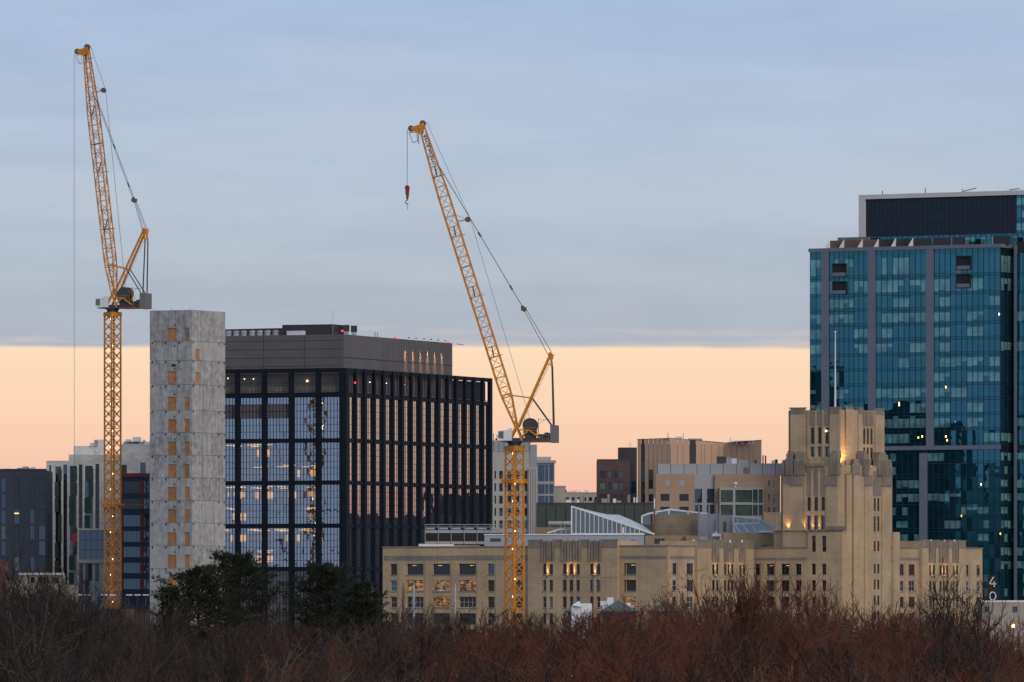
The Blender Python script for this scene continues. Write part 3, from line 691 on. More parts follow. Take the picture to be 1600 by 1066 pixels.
# ================================================================ buff brick art deco building with tower
def deco():
    A_ = Vector((-.875, .485)); B_ = Vector((.485, .875))
    C0 = Vector((X(1044, 1600), 1600)); fA = Face(C0 + A_ * 50, C0); s = fA.u(598); fA = Face(fA.at(s, 0, 0).xy, C0)
    fB = Face(C0, C0 + B_ * 50); e = fB.u(1178); C1 = fB.at(e, 0, 0).xy; fB = Face(C0, C1)
    fA2 = Face(C1, C1 - A_ * 50); e = fA2.u(1330); C2 = fA2.at(e, 0, 0).xy; fA2 = Face(C1, C2)
    fB2 = Face(C2, C2 + B_ * 50); e = fB2.u(1535); fB2 = Face(C2, fB2.at(e, 0, 0).xy)
    t = thing('brick_building', 'long buff brick art deco building with stepped tower and fluted bays', 'building', (C0.x, C0.y, 0))
    rng = random.Random(5)
    NR = 8
    row = lambda k: (33.67 - 3.49 * k - 2.3, 33.67 - 3.49 * k)
    dp = lambda face: .14 if face in (fB, fB2) else .45
    def seg(face, p0, p1, ztop, wins, y=0., dep=10, rows=range(NR), arch=False, coping=True, pick=None, belt=None, blank=()):
        """one stretch of facade: brick wall with openings, its windows, its coping"""
        DEP = dp(face)
        u0 = face.u(p0, y) if not isinstance(p0, str) else 0; u1 = face.u(p1, y) if not isinstance(p1, str) else face.L
        ops = []
        for wi, (a, b) in enumerate(wins):
            for k in rows:
                z0, z1 = row(k); ops.append((face.u(a, y), face.u(b, y), z0, z1, arch and k == 0, wi, k))
        m = MB(); m.block(u0, u1, dep, 0, ztop, [o[:5] for o in ops], y, DEP, sides=('' if p0 == 'l' and face is fB else 'l') + ('' if p1 == 'r' and face is fA else 'r'))
        obj('wall', m, BUFF, t, face.M)
        for o in ops:
            w = o[1] - o[0]; k = o[6]
            pm = pick(o[5], k) if pick else None
            pm = pm or rng.choice((DARKG, DARKG, BLUEG, DARKG, BROWNG))
            window(face, t, o, y, DEP, pm, FRAME if k % 3 == 0 or rng.random() < .6 else FRAMEL, cols=1 if w < 1.9 else (2 if w < 3 else 4), rows=2 if k else 3)
            obj('sill', MB().box(o[0] - .1, o[1] + .1, y - .09, y + .12, o[2] - .22, o[2] - .003), STONE, t, face.M)
            if pm is DARKG and k == 0 and w > 1.6 and rng.random() < .7:
                c = o[0] + w * rng.uniform(.25, .6); obj('ceiling_light', MB().box(c, c + min(1.0, w * .35), y + DEP - .04, y + DEP - .02, o[3] - .40, o[3] - .36), CEILL, t, face.M)
        if len(wins) > 1 and y == 0:
            for (a, b), (c, d) in zip(wins, wins[1:]):
                g0, g1 = face.u(b) + .4, face.u(c) - .4
                if g1 - g0 > .5: obj('pier', MB().box(g0, g1, -.13, -.003, 0, 34.25), BUFF, t, face.M)
        if coping: obj('coping', MB().box(u0 - .08, u1 + .08, y - .14, y + .5, ztop, ztop + .28), STONE, t, face.M)
        for zc in (30.75,): obj('string_course', MB().box(u0, u1, y - .05, y - .004, zc, zc + .14), BUFF, t, face.M) if y else None
        return u0, u1
    def pavilion(face, p0, p1, groups, y=-.8, ztop=38.4, lamps=()):
        wins = [w for g in groups for w in g]
        u0, u1 = seg(face, p0, p1, ztop, wins, y, 9, arch=True, coping=False, pick=lambda wi, k: BROWNG if k == 2 and wi % 3 == 0 else (DARKG if k == 0 else None))
        zt = row(0)[1] + .4
        for g in groups:
            a = face.u(g[0][0], y) - .35; b = face.u(g[-1][1], y) + .35
            # fluted stone head over each window group
            m = MB(); m.box(a, b, y - .02, y + .05, zt, ztop - .35)
            n = len(g) * 2 + 1
            for i in range(n):
                c = a + (b - a) * (i + .5) / n; r = (b - a) / n * (.36 if i % 2 else .22)
                m.box(c - r, c + r, y - (.32 if i % 2 == 0 else .16) * (1 if face is fA else .5), y, zt - .1, ztop + (.35 if i % 2 == 0 else -.05))
            obj('fluted_head', m, STONE, t, face.M)
            for (w0, w1), (x0, x1) in zip(g, g[1:]):
                c0 = face.u(w1, y); c1 = face.u(x0, y); r0 = row(0)
                obj('mullion_pier', MB().box(c0 + .1, c1 - .1, y - (.22 if face is fA else .07), y - .004, 0, zt + .2), BUFF, t, face.M)
        pr = sorted((face.u(g[0][0], y) - .35, face.u(g[-1][1], y) + .35) for g in groups)
        edges = [u0] + [x for p in pr for x in p] + [u1]
        for i in range(0, len(edges), 2):
            obj('coping', MB().box(edges[i] + .02, edges[i + 1] - .02, y - .12, y + .6, ztop, ztop + .3), STONE, t, face.M)
            obj('stone_cap', MB().box(edges[i] + .05, edges[i + 1] - .05, y - .06, y - .002, ztop - 1.5, ztop - .01), STONE, t, face.M)
        for px in lamps:
            u = face.u(px, y - .3); p = face.at(u, y - .5, row(0)[0] - .1)
            spot('uplight', t, p, face.at(u, y - .18, row(0)[0] + 2.6), 620, size=62)
    lit1 = lambda wi, k: (LITG if (k == 1 and wi in (1, 2, 3)) or (k == 2 and wi == 2) else (BROWNG if k == 2 else None))
    # face A
    seg(fA, 'l', 824.7, 37.1, [(610, 620.3), (635.8, 661.6), (676.6, 703), (717, 743.7), (762, 772.5), (805, 819)], pick=lit1)
    obj('stone_band', MB().box(fA.u(600), fA.u(824), -.03, -.003, 34.35, 35.4), STONE, t, fA.M)
    pavilion(fA, 824.7, 965, [[(848, 853.8), (858, 864)], [(879, 885.5), (889.5, 895.8), (900, 906)], [(921.7, 927.5), (931.7, 938)]], lamps=(856, 887.5, 898, 929.7))
    seg(fA, 965, 'r', 37.15, [(975, 993.8)], pick=lambda wi, k: LITG if k == 2 else None)
    for k in range(4): z0, z1 = row(k); obj('blank_panel', MB().box(fA.u(1021), fA.u(1032), -.06, -.003, z0, z1), BUFF, t, fA.M)
    obj('stone_band', MB().box(fA.u(967), fA.u(1042), -.03, -.003, 34.5, 35.2), STONE, t, fA.M)
    # face B
    seg(fB, 'l', 1090, 37.16, [(1051, 1057), (1073, 1082.5)])
    pavilion(fB, 1090, 1177.5, [[(1113, 1116.8), (1119.2, 1122.5)], [(1131.6, 1134.6), (1137, 1140), (1142.6, 1146)], [(1155.5, 1158.5), (1161, 1164)]], y=-.7, ztop=38.4, lamps=(1118, 1141.3, 1159.8))
    obj('stone_band', MB().box(fB.u(1046), fB.u(1089), -.03, -.003, 34.5, 35.2), STONE, t, fB.M)
    # face A2 in front of the tower
    seg(fA2, 'l', 1262, 37.0, [(1179.5, 1187), (1197.5, 1210), (1220.5, 1233), (1243, 1252)])
    obj('stone_band', MB().box(fA2.u(1180), fA2.u(1260), -.03, -.003, 34.4, 35.0), STONE, t, fA2.M)
    # tower base (set in the angle between A2 and B2)
    zb = 40.5
    o1 = [(fA2.u(1268), fA2.u(1274.5)), (fA2.u(1284), fA2.u(1291)), (fA2.u(1322), fA2.u(1324.3)), (fA2.u(1326), fA2.u(1328.6))]
    def tower_seg(face, u0, u1, z0, z1, ops, y=0., dep=4, m_=BUFF, name='wall', rv=.5):
        m = MB(); m.block(u0, u1, dep, z0, z1, [o[:5] for o in ops], y, rv); obj(name, m, m_, t, face.M)
        for o in ops: window(face, t, o, y, rv, o[5] if len(o) > 5 else DARKG, FRAME, 1, 3, .08)
    rw = [(36.2, 39.6)] + [row(k) for k in range(NR)]
    ops = [(a, b, z0, z1, False, rng.choice((DARKG, BROWNG))) for a, b in o1[:2] for z0, z1 in rw]
    tower_seg(fA2, fA2.u(1262.2), fA2.u(1316), 0, zb, ops)
    obj('coping', MB().box(fA2.u(1262), fA2.u(1316), -.15, .6, zb, zb + .3), STONE, t, fA2.M)
    tower_seg(fA2, fA2.u(1209, 4), fA2.u(1262.4, 4), 0, zb, [], 4, 3)
    obj('coping', MB().box(fA2.u(1209, 4), fA2.u(1262, 4), 3.9, 4.6, zb, zb + .3), STONE, t, fA2.M)
    for a, b in ((1228.7, 1236), (1245, 1252.5)): obj('blank_panel', MB().box(fA2.u(a, 4), fA2.u(b, 4), 3.9, 3.997, 37.2, 39.3), STONE, t, fA2.M)
    # stepped polygons: s along A2 (leftwards), q along B2
    def pt(s_, q_): v = C2 + A_ * s_ + B_ * q_; return v
    def level(px_l, px_r, inset, ch, z0, z1, lw, rwn, name):
        fl = Face(pt(30, inset), pt(0, inset)); sl = 30 - fl.u(px_l)
        fr = Face(pt(inset, 0), pt(inset, 40)); qr = fr.u(px_r)
        L1 = Face(pt(sl, inset), pt(inset + ch, inset)); L2 = Face(pt(inset + ch, inset), pt(inset, inset + ch)); L3 = Face(pt(inset, inset + ch), pt(inset, qr))
        for fc, ww in ((L1, lw), (L3, rwn)):
            ops = [(fc.u(a), fc.u(b), Z(y1, 1625), Z(y0, 1625), ar, pm) for a, b, y0, y1, ar, pm in ww]
            tower_seg(fc, 0, fc.L, z0, z1, ops, 0, 3, BUFF, name, .5 if fc is L1 else .13)
        tower_seg(L2, 0, L2.L, z0, z1, [], 0, 3, BUFF, name)
        bk = Face(pt(sl, qr), pt(sl, inset)); obj(name, MB().box(0, bk.L, 0, .5, z0, z1 - .01), BUFF, t, bk.M)
        obj('tower_roof', MB().prism([pt(sl - .3, inset + .3), pt(inset + ch, inset + .3), pt(inset + .3, inset + ch), pt(inset + .3, qr - .3), pt(sl - .3, qr - .3)], z1 - 1.0, z1 - .4), STONE, t)
        return L1, L2, L3
    # lower shaft below the base roof on the street corner
    row_py = [(845, 861), (881, 896), (905.5, 921), (930.5, 946), (955, 968)]
    rs = [(1365.3, 1368, y0, y1, False, DARKG) for y0, y1 in row_py] + [(1371, 1374, y0, y1, False, DARKG) for y0, y1 in row_py]
    ls = [(1322, 1324.3, y0, y1, False, DARKG) for y0, y1 in row_py[:1]]
    zm = Z(727, 1625); zu = Z(640, 1625)
    lw = [(a, b, 776, 798, True, DARKG) for a, b in ((1261, 1267), (1272, 1278), (1283, 1289))] + [(a, b, 805.5, 829, False, BLUEG) for a, b in ((1261, 1267), (1272, 1278), (1283, 1289))]
    rwn = [(a, b, y0, y1, ar, DARKG) for a, b in ((1365.3, 1368.3), (1370.8, 1374)) for y0, y1, ar in ((776.5, 798, True), (806, 830, False), (845, 861, False), (881, 896, False), (905.5, 921, False), (930.5, 946, False), (955, 968, False))]
    M1, M2, M3 = level(1220, 1394, .5, 4.6, 0, zm, lw, rwn, 'tower_shaft')
    uw = [(a, b, 667, 693, True, DARKG) for a, b in ((1266.3, 1272.5), (1277.7, 1283.8), (1289, 1295))] + [(a, b, 698, 713, False, BLUEG) for a, b in ((1266.3, 1272.5), (1277.7, 1283.8), (1289, 1295))]
    ur = [(a, b, 667, 693, True, DARKG) for a, b in ((1348.8, 1352), (1354.3, 1357.7), (1360, 1363.5))] + [(a, b, 698, 714, False, DARKG) for a, b in ((1348.8, 1352), (1354.3, 1357.7), (1360, 1363.5))]
    U1, U2, U3 = level(1232, 1382, 2.1, 3.6, zm - 1, zu, uw, ur, 'tower_crown')
    zf = lambda py: Z(py, 1625)
    def pil(face, p0, p1, y0, y1, out=.35, m_=BUFF, name='pilaster', inn=0.):
        obj(name, MB().box(face.u(p0), face.u(p1), -out, -.004 + inn, zf(y1), zf(y0)), m_, t, face.M)
    # crown: raised piers, fluted stone panels over the arches, parapet steps
    pil(U1, 1236, 1259, 636.8, 726, .30); pil(U1, 1297.5, 1313, 637.2, 726, .32); pil(U3, 1366, 1379, 637, 726, .3); pil(U3, 1340, 1346.6, 636.6, 726, .26)
    for p0, p1 in ((1262, 1265), (1273.4, 1276.8), (1284.6, 1288), (1295.6, 1297.4)): pil(U1, p0, p1, 642, 716, .2, STONE if p0 > 1290 else BUFF, 'mullion_pier')
    for a, b in ((1265.2, 1273.3), (1277, 1284.5), (1288.1, 1295.5)): pil(U1, a, b, 640.5, 664, .1, STONE, 'fluted_head'); pil(U1, a, b, 694, 697, .06, BUFF, 'spandrel')
    for a, b in ((1348, 1352.6), (1353.8, 1358.2), (1359.6, 1364)): pil(U3, a, b, 641, 664, .14, STONE, 'fluted_head')
    for f_, a, b in ((U1, 1234, 1259.5), (U1, 1297, 1313.5), (U3, 1339.6, 1347), (U3, 1365.5, 1380)):
        obj('coping', MB().box(f_.u(a), f_.u(b), -.42, .4, zf(637.5), zf(635.6)), STONE, t, f_.M)
    for k in (-1, 1):
        c = U2.L / 2 + k * U2.L * .27; obj('pilaster', MB().box(c - .8, c + .8, -.45, -.004, zf(728), zf(638)), BUFF, t, U2.M)
        obj('coping', MB().box(c - .9, c + .9, -.55, .4, zf(638), zf(636)), STONE, t, U2.M)
    for f_, a, b in ((U1, 1236.2, 1258.8), (U1, 1297.7, 1312.8), (U3, 1340.2, 1346.4), (U3, 1366.2, 1378.8)): pil(f_, a, b, 638, 646, .36, STONE, 'stone_cap')
    for f_, a, b in ((M1, 1224.2, 1255.3), (M1, 1292.2, 1309.3), (M3, 1350.2, 1361.3), (M3, 1377.2, 1391.8)): pil(f_, a, b, 742, 756.5, .285, STONE, 'stone_cap')
    # shoulder buttresses between crown and shaft: stepped stone
    def butt(face, p0, p1, py, out=.4, back=1.7):
        a, b = face.u(p0), face.u(p1); w = b - a; m = MB()
        m.box(a, b, -out, back * .45, zf(742), zf(py + 12)); m.box(a + w * .1, b - w * .1, -out * .6, back * .8, zf(py + 12.02), zf(py + 4)); m.box(a + w * .22, b - w * .22, -out * .2, back, zf(py + 4.02), zf(py))
        n = max(2, int(w / .6))
        for i in range(n): c = a + w * (i + .5) / n; m.box(c - .1, c + .1, -out - .12, -out + .01, zf(742), zf(py + 13))
        obj('buttress', m, STONE, t, face.M)
    butt(M1, 1228, 1240, 704); butt(M1, 1241.5, 1259, 705); butt(M1, 1297, 1311, 704); butt(M3, 1347, 1356, 704); butt(M3, 1369.5, 1388, 705)
    butt(M1, 1221, 1227, 718, .3); butt(M3, 1388.5, 1393, 716, .3)
    for k in (-.36, .36):
        c = M2.L * (.5 + k); m = MB(); m.box(c - .9, c + .9, -.5, 1.2, zf(742), zf(724)); m.box(c - .6, c + .6, -.25, 1.4, zf(723.98), zf(717)); obj('buttress', m, STONE, t, M2.M)
    # shaft: corner pilasters, tall mullions, fluted stone above arches, ledges
    pil(M1, 1224, 1255.5, 741, 829, .25); pil(M1, 1292, 1309.5, 741, 829, .25); pil(M3, 1350, 1361.5, 741, 1010, .22); pil(M3, 1377, 1392, 741, 1010, .22)
    for p0, p1 in ((1256.5, 1260.2), (1267.7, 1271.3), (1278.6, 1282.3), (1289.6, 1291.6)): pil(M1, p0, p1, 738, 830, .16, BUFF, 'mullion_pier')
    for a, b in ((1260.4, 1267.6), (1271.5, 1278.5), (1282.5, 1289.5)):
        pil(M1, a, b, 733, 774, .1, STONE, 'fluted_head'); pil(M1, a, b, 799, 804.5, .06, BUFF, 'spandrel')
        obj('corbel', MB().box(M1.u(a), M1.u(b), -.6, -.1, zf(729), zf(723.5)), STONE, t, M1.M)
    pil(M3, 1364, 1375.5, 735, 774, .1, STONE, 'fluted_head')
    for f_, a, b in ((M1, 1236, 1255), (M1, 1291, 1310), (M3, 1349, 1361.6), (M3, 1376.7, 1392.2)): obj('ledge', MB().box(f_.u(a), f_.u(b), -.42, -.26, zf(758.5), zf(757)), STONE, t, f_.M)
    for k in (-.27, .12, .36):
        c = M2.L * (.5 + k); obj('pilaster', MB().box(c - .65, c + .65, -.4, -.004, 0, zf(741)), BUFF, t, M2.M)
    for k in (-.27, .12, .36):
        c = M2.L * (.5 + k); obj('ledge', MB().box(c - .75, c + .75, -.5, -.402, zf(741), zf(739)), STONE, t, M2.M)
    obj('urn_block', MB().box(fA2.u(1290), fA2.u(1322), -.3, .5, zb + .31, zb + 1.1), STONE, t, fA2.M)
    # floodlit shoulders
    zs_ = zf(727)
    spot('uplight', t, M2.at(M2.L * .34, .0, zs_ + .1), U2.at(U2.L * .34, .0, zs_ + 3), 2400, size=100)
    spot('uplight', t, M2.at(M2.L * .82, .15, zs_ + .1), U2.at(U2.L * .85, .2, zs_ + 3.2), 1300, size=70)
    for px in (1357, 1366): spot('uplight', t, M3.at(M3.u(px), .6, zs_ + .1), M3.at(M3.u(px), 1.5, zs_ + 2), 450, size=70)
    spot('uplight', t, M2.at(M2.L * .06, -.9, zb + .5), M2.at(M2.L * .10, -.1, zb + 4.5), 1800, size=75)
    for px in (1257.5, 1269.4, 1280.4): spot('uplight', t, M1.at(M1.u(px, -.5), -.62, zb + .45), M1.at(M1.u(px), -.1, zb + 3), 380, size=65)
    spot('uplight', t, M1.at(M1.u(1231, -.7), -.8, zb + .45), M1.at(M1.u(1231), -.1, zb + 3), 500, size=80)
    obj('wall_lamp', MB().ball(U1.at(U1.u(1291.5), -.2, zf(673)), .2), PLAMP, t)
    p = U1.at(U1.u(1305, 4), 4, zu - 1); obj('flagpole', MB().beam(p, (p.x, p.y, Z(520, p.y)), .22, 8, r2=.10).ball((p.x, p.y, Z(519, p.y)), .25), WHITE, t)
    # face B2
    seg(fB2, fB2.u and 1394, 1441, 37.05, [(1404.5, 1412), (1420, 1429)])
    tower_seg(fB2, fB2.u(1394.3), fB2.u(1404), 0, zb, [], -.3, 5)
    pavilion(fB2, 1441, 1509, [[(1452, 1455), (1457.6, 1461)], [(1468, 1471), (1473.2, 1476.2), (1478.3, 1481.3)], [(1489, 1492), (1494, 1497)]], y=-.9, ztop=38.7, lamps=(1456.3, 1474.7, 1479.8, 1493))
    seg(fB2, 1509, 'r', 37.2, [(1509.8, 1513), (1526, 1531)])
    obj('stone_band', MB().box(fB2.u(1398), fB2.u(1440), -.03, -.003, 34.5, 35.1), STONE, t, fB2.M)
    bk = Face(fB2.at(fB2.L, 0, 0).xy, fB2.at(fB2.L, 0, 0).xy + Vector((-B_.y, B_.x)) * 40)
    # ---------------- rooftop things that are fixed to the building
    f = lambda D: flat(600, 1300, D)
    def rbox(name, p0, p1, y0, y1, D, dep, m_):
        o = obj(name, MB().box(X(p0, D), X(p1, D), D, D + dep, Z(y1, D), Z(y0, D)), m_, t); return o
    rbox('white_flashing', 963.5, 967, 843.5, 853.5, 1612.2, .6, WHITE); rbox('white_flashing', 1082, 1091, 843.5, 854, 1612, .6, WHITE)
    rbox('white_flashing', 1404.5, 1436, 847, 858, 1676, 1, WHITE)
    for px in (847, 878.5, 921): rbox('roof_light', px - 1.5, px + 1.5, 843.5, 849.5, 1614, .3, WHITE)
    for px in (1117.5, 1141, 1159.5, 1455, 1476, 1491.5): rbox('roof_light', px - 1.1, px + 1.1, 843.5, 848, 1618 if px < 1300 else 1668, .3, WHITE)
    # blue grey plant screen
    D = 1638; pw = 12
    px = 757.0
    while px < 1005:
        w = min(31.2, 1007 - px); rbox('plant_screen', px, px + w - .25, 836.4, 858, D, 1, BLUEBOX); px += 31.2
    rbox('screen_capping', 756, 949, 834.6, 836.2, D - .2, 1.4, WHITE); rbox('screen_capping', 949.3, 1007, 834.8, 836.2, D - .2, 1.4, WHITE)
    rbox('vent_grille', 766.5, 782.5, 841.2, 846, D - .15, .1, CDARK); rbox('service_door', 987, 993.5, 843.5, 853.5, D - .1, .1, CGREY)
    # plant racks at the left
    D = 1655
    for i in range(6):
        a = 664 + i * 20.3; b = a + 19.6
        m = MB(); x0, x1 = X(a, D), X(b, D); zz = lambda y: Z(y, D)
        m.box(x0, x1, D, D + 5, zz(846), zz(833), 0)
        m.box(x0, x1, D - .1, D + 5, zz(832.9), zz(828.5), 1); m.box(x0 + .3, x1 - .6, D - .3, D + 4, zz(827.5), zz(824.8), 1); m.box(x0, x1, D - .1, D + 5, zz(850.5), zz(846.1), 2)
        m.box(x0, x0 + .12, D - .2, D, zz(850), zz(819.5), 1); m.box(x0, x1 + .1, D - .2, D - .1, zz(820.3), zz(819.3), 1); m.box(x0, x1 + .1, D - .2, D - .1, zz(824), zz(823.3), 1)
        obj('cooling_rack', m, [POCKET, GALV, BEIGE], t)
    m = MB(); D = 1645
    for (a, b, y0, y1) in ((654, 671, 850, 855.5), (671.2, 709, 850.5, 855.5), (709.2, 749, 852.8, 855.5)): m.box(X(a, D), X(b, D), D, D + 2, Z(y1, D), Z(y0, D))
    obj('roof_ducting', m, WHITE, t)
    # big gabled skylight: glazed end wall, seamed roof falling right
    D = 1648; q = lambda px, py, d=D: (X(px, d), d, Z(py, d))
    sk = MB(); sk.box(X(892.2, D), X(894.2, D), D - .2, D + .2, Z(834, D), Z(791, D)); sk.beam(q(893, 791.2), q(1023, 835), .22)
    sk.beam(q(892, 834.2), q(1006, 834.2), .2); sk.box(X(972.3, D), X(975.3, D), D - .25, D + .15, Z(834, D), Z(824, D))
    for i in range(1, 19):
        px = 893 + i * 7.05
        if px > 1005: break
        yt = 791 + (px - 893) / 130 * 44
        sk.box(X(px, D) - .07, X(px, D) + .07, D - .1, D + .1, Z(834, D), Z(yt, D))
    sky = obj('skylight', sk, WHITE, t)
    obj('glass_gable', MB().poly([q(893, 834, D + .05), q(1022, 834.8, D + .05), q(893, 791.4, D + .05)]), ROOFG, sky)
    D2 = D + 30
    bkc = [(893, 790.6), (930, 800), (950, 804), (967, 804.5), (985, 812), (1005, 821.5), (1025, 836)]; fs = [0, .2, .35, .5, .68, .84, 1]
    for i in range(6):
        mm = MB(); P0 = Vector(q(893 + 130 * fs[i], 790.6 + 44 * fs[i])); P1 = Vector(q(893 + 130 * fs[i + 1], 790.6 + 44 * fs[i + 1])); Q0 = Vector(q(*bkc[i], D2)); Q1 = Vector(q(*bkc[i + 1], D2))
        n = 3
        for k in range(n):
            a0, a1 = P0.lerp(P1, k / n), P0.lerp(P1, (k + 1) / n); b0, b1 = Q0.lerp(Q1, k / n), Q0.lerp(Q1, (k + 1) / n)
            mm.quad(a0, a1, b1, b0); mm.beam(a0, b0, .06, 4)
        obj('roof_panel', mm, STANDSEAM, sky)
    D = 1651; s2 = MB(); pp = [(820, 838), (855, 833), (877, 826.5), (884, 828), (892, 826.8)]
    for a, b in zip(pp[1:], pp[2:]): s2.beam(q(*a, D), q(*b, D), .22)
    for px, y in ((867, 829.6), (877, 826.5), (884, 828)): s2.beam(q(px, y, D), q(px, 834, D), .12)
    sk2 = obj('skylight', s2, WHITE, t); obj('glass_gable', MB().poly([q(857, 834, D + .05), q(892, 834, D + .05), q(892, 827, D + .05), q(877, 826.8, D + .05), q(859, 832.5, D + .05)]), ROOFG, sk2)
    # ridge skylight over the brick drum
    D = 1668; s3 = MB()
    for a, b in (((1002, 807), (1012, 803)), ((1003, 806), (1003, 818)), ((1012, 803), (1046, 796)), ((1046, 796), (1107, 803)), ((1025, 800.5), (1025, 806)), ((1045, 796), (1045, 804)), ((1075, 799.5), (1075, 805))): s3.beam(q(*a, D), q(*b, D), .24)
    sk3 = obj('skylight', s3, WHITE, t); obj('glass_gable', MB().poly([q(1004, 820, D + .05), q(1107, 820, D + .05), q(1107, 803.2, D + .05), q(1046, 796.3, D + .05), q(1004, 806.5, D + .05)]), ROOFG, sk3)
    D = 1664; m = MB(); cx = X(1058, D); r = (X(1092, D) - X(1024, D)) / 2
    m.prism([(cx + r * math.cos(a), D + r * .7 + r * .7 * math.sin(a)) for a in [math.pi + i * math.pi / 10 for i in range(11)]] + [(cx + r, D + 9), (cx - r, D + 9)], 36, Z(803.5, D)); obj('brick_drum', m, TANB, t)
    rbox('brick_penthouse', 1008, 1093, 837, 862, 1644, 12, TANB)
    for a, b in ((1023, 1027.5), (1028.3, 1032.5), (1033.5, 1038.5)): rbox('window', a, b, 841.5, 849.5, 1643.9, .2, DARKG)
    rbox('vent_stack', 1068, 1071.5, 838.5, 852, 1643, .5, CDARK)
    rbox('grey_screen', 1092.5, 1123, 803, 838, 1660, 3, GREYP); rbox('grey_screen', 1123.4, 1145, 805, 838, 1657, 4, GREYP); rbox('service_door', 1130, 1135, 815, 831, 1656.9, .2, MIDB)
    for px, y in ((1092, 788.5), (1108, 788.5), (1120, 789)):
        D = 1652; obj('flue_pipe', MB().beam((X(px, D), D, 36), (X(px, D), D, Z(y, D)), .2, 8).beam((X(px, D), D, Z(y, D)), (X(px, D), D, Z(y - 1.5, D)), .27, 8), PIPE, t)
    D = 1650; obj('rust_pole', MB().beam((X(1022.5, D), D, Z(834, D)), (X(1022.5, D), D, Z(795, D)), .17, 8), RUST, t); obj('white_pole', MB().beam((X(1022.5, D), D, Z(795, D)), (X(1022.5, D), D, Z(779, D)), .14, 8), WHITE, t)
    # sloping sawtooth skylight at the right
    D = 1655; s4 = MB()
    for a, b in (((1145, 806.3), (1186, 810.8)), ((1186, 810.8), (1211, 825.5)), ((1146, 819), (1186, 817.2)), ((1186, 811), (1186, 818)), ((1146, 807), (1146, 832))): s4.beam(q(*a, D), q(*b, D), .2)
    for px in (1152.5, 1165, 1178): s4.beam(q(px, 807 + (px - 1145) * .11, D), q(px, 818.6, D), .09)
    for px in (1147, 1160, 1173.5, 1186): s4.beam(q(px, 818.5, D), q(px + 9, 832, D - 1.5), .1)
    sk4 = obj('skylight', s4, WHITE, t)
    obj('glass_gable', MB().poly([q(1146, 819, D + .05), q(1186, 817.2, D + .05), q(1186, 811, D + .05), q(1146, 806.6, D + .05)]), ROOFG, sk4)
    obj('glass_slope', MB().poly([q(1146, 819, D - .02), q(1186, 817.2, D - .02), q(1186, 811, D - .02), q(1210, 826, D - 1), q(1204, 832, D - 1.4), q(1150, 832, D - 1.4)]), ROOFG, sk4)
    rbox('brick_penthouse', 1130, 1209, 832.5, 860, 1642, 10, TANB); rbox('window', 1190, 1199, 851.5, 855, 1641.9, .2, DARKG)
    rbox('roof_unit', 1113, 1128, 834, 838, 1648, 2, WHITE); rbox('roof_unit', 1116, 1121, 830, 834, 1648.3, 1.5, GALV); rbox('roof_unit', 1186, 1206, 829.5, 831.8, 1641.5, 1.5, WHITE)
    D = 1646; obj('lamp_post', MB().beam((X(1214, D), D, 38), (X(1214, D), D, Z(803, D)), .14, 6).box(X(1211.5, D), X(1219, D), D - .2, D + .2, Z(803.3, D), Z(801.8, D)), WHITE, t)
deco()
# ================================================================ luffing tower cranes
def lattice(b, pts, r, rb, faces=None):
    """pts: list of rings of four corner points; chords along the rings, X or zigzag bracing on the faces"""
    for a, c in zip(pts, pts[1:]):
        for k in range(4): b.beam(a[k], c[k], r, 4, cap=False)
    for i, (a, c) in enumerate(zip(pts, pts[1:])):
        for k in range(4):
            k2 = (k + 1) % 4
            b.beam(c[k], c[k2], rb, 4, cap=False)
            if (i + k) % 2: b.beam(a[k], c[k2], rb, 4, cap=False)
            else: b.beam(a[k2], c[k], rb, 4, cap=False)
def mast_section(side, H, bays):
    b = MB(); h = side / 2; c = [(-h, -h), (h, -h), (h, h), (-h, h)]
    for x, y in c: b.box(x - .14, x + .14, y - .14, y + .14, 0, H)
    for k in range(4):
        a = Vector((*c[k], 0)); d = Vector((*c[(k + 1) % 4], 0))
        for j in range(bays):
            z0 = H * j / bays + .12; z1 = H * (j + 1) / bays - .05
            b.beam(a + Vector((0, 0, z0)), d + Vector((0, 0, z1)), .085, 4, cap=False); b.beam(d + Vector((0, 0, z0)), a + Vector((0, 0, z1)), .085, 4, cap=False)
        b.beam(a + Vector((0, 0, .07)), d + Vector((0, 0, .07)), .10, 4, cap=False)
    b.beam((.35, .1, 0), (.35, .1, H), .05, 4, m=0, cap=False); b.beam((-.15, .1, 0), (-.15, .1, H), .05, 4, cap=False)
    for j in range(int(H / .6)): b.beam((.35, .1, j * .6 + .3), (-.15, .1, j * .6 + .3), .03, 3, cap=False)
    return b
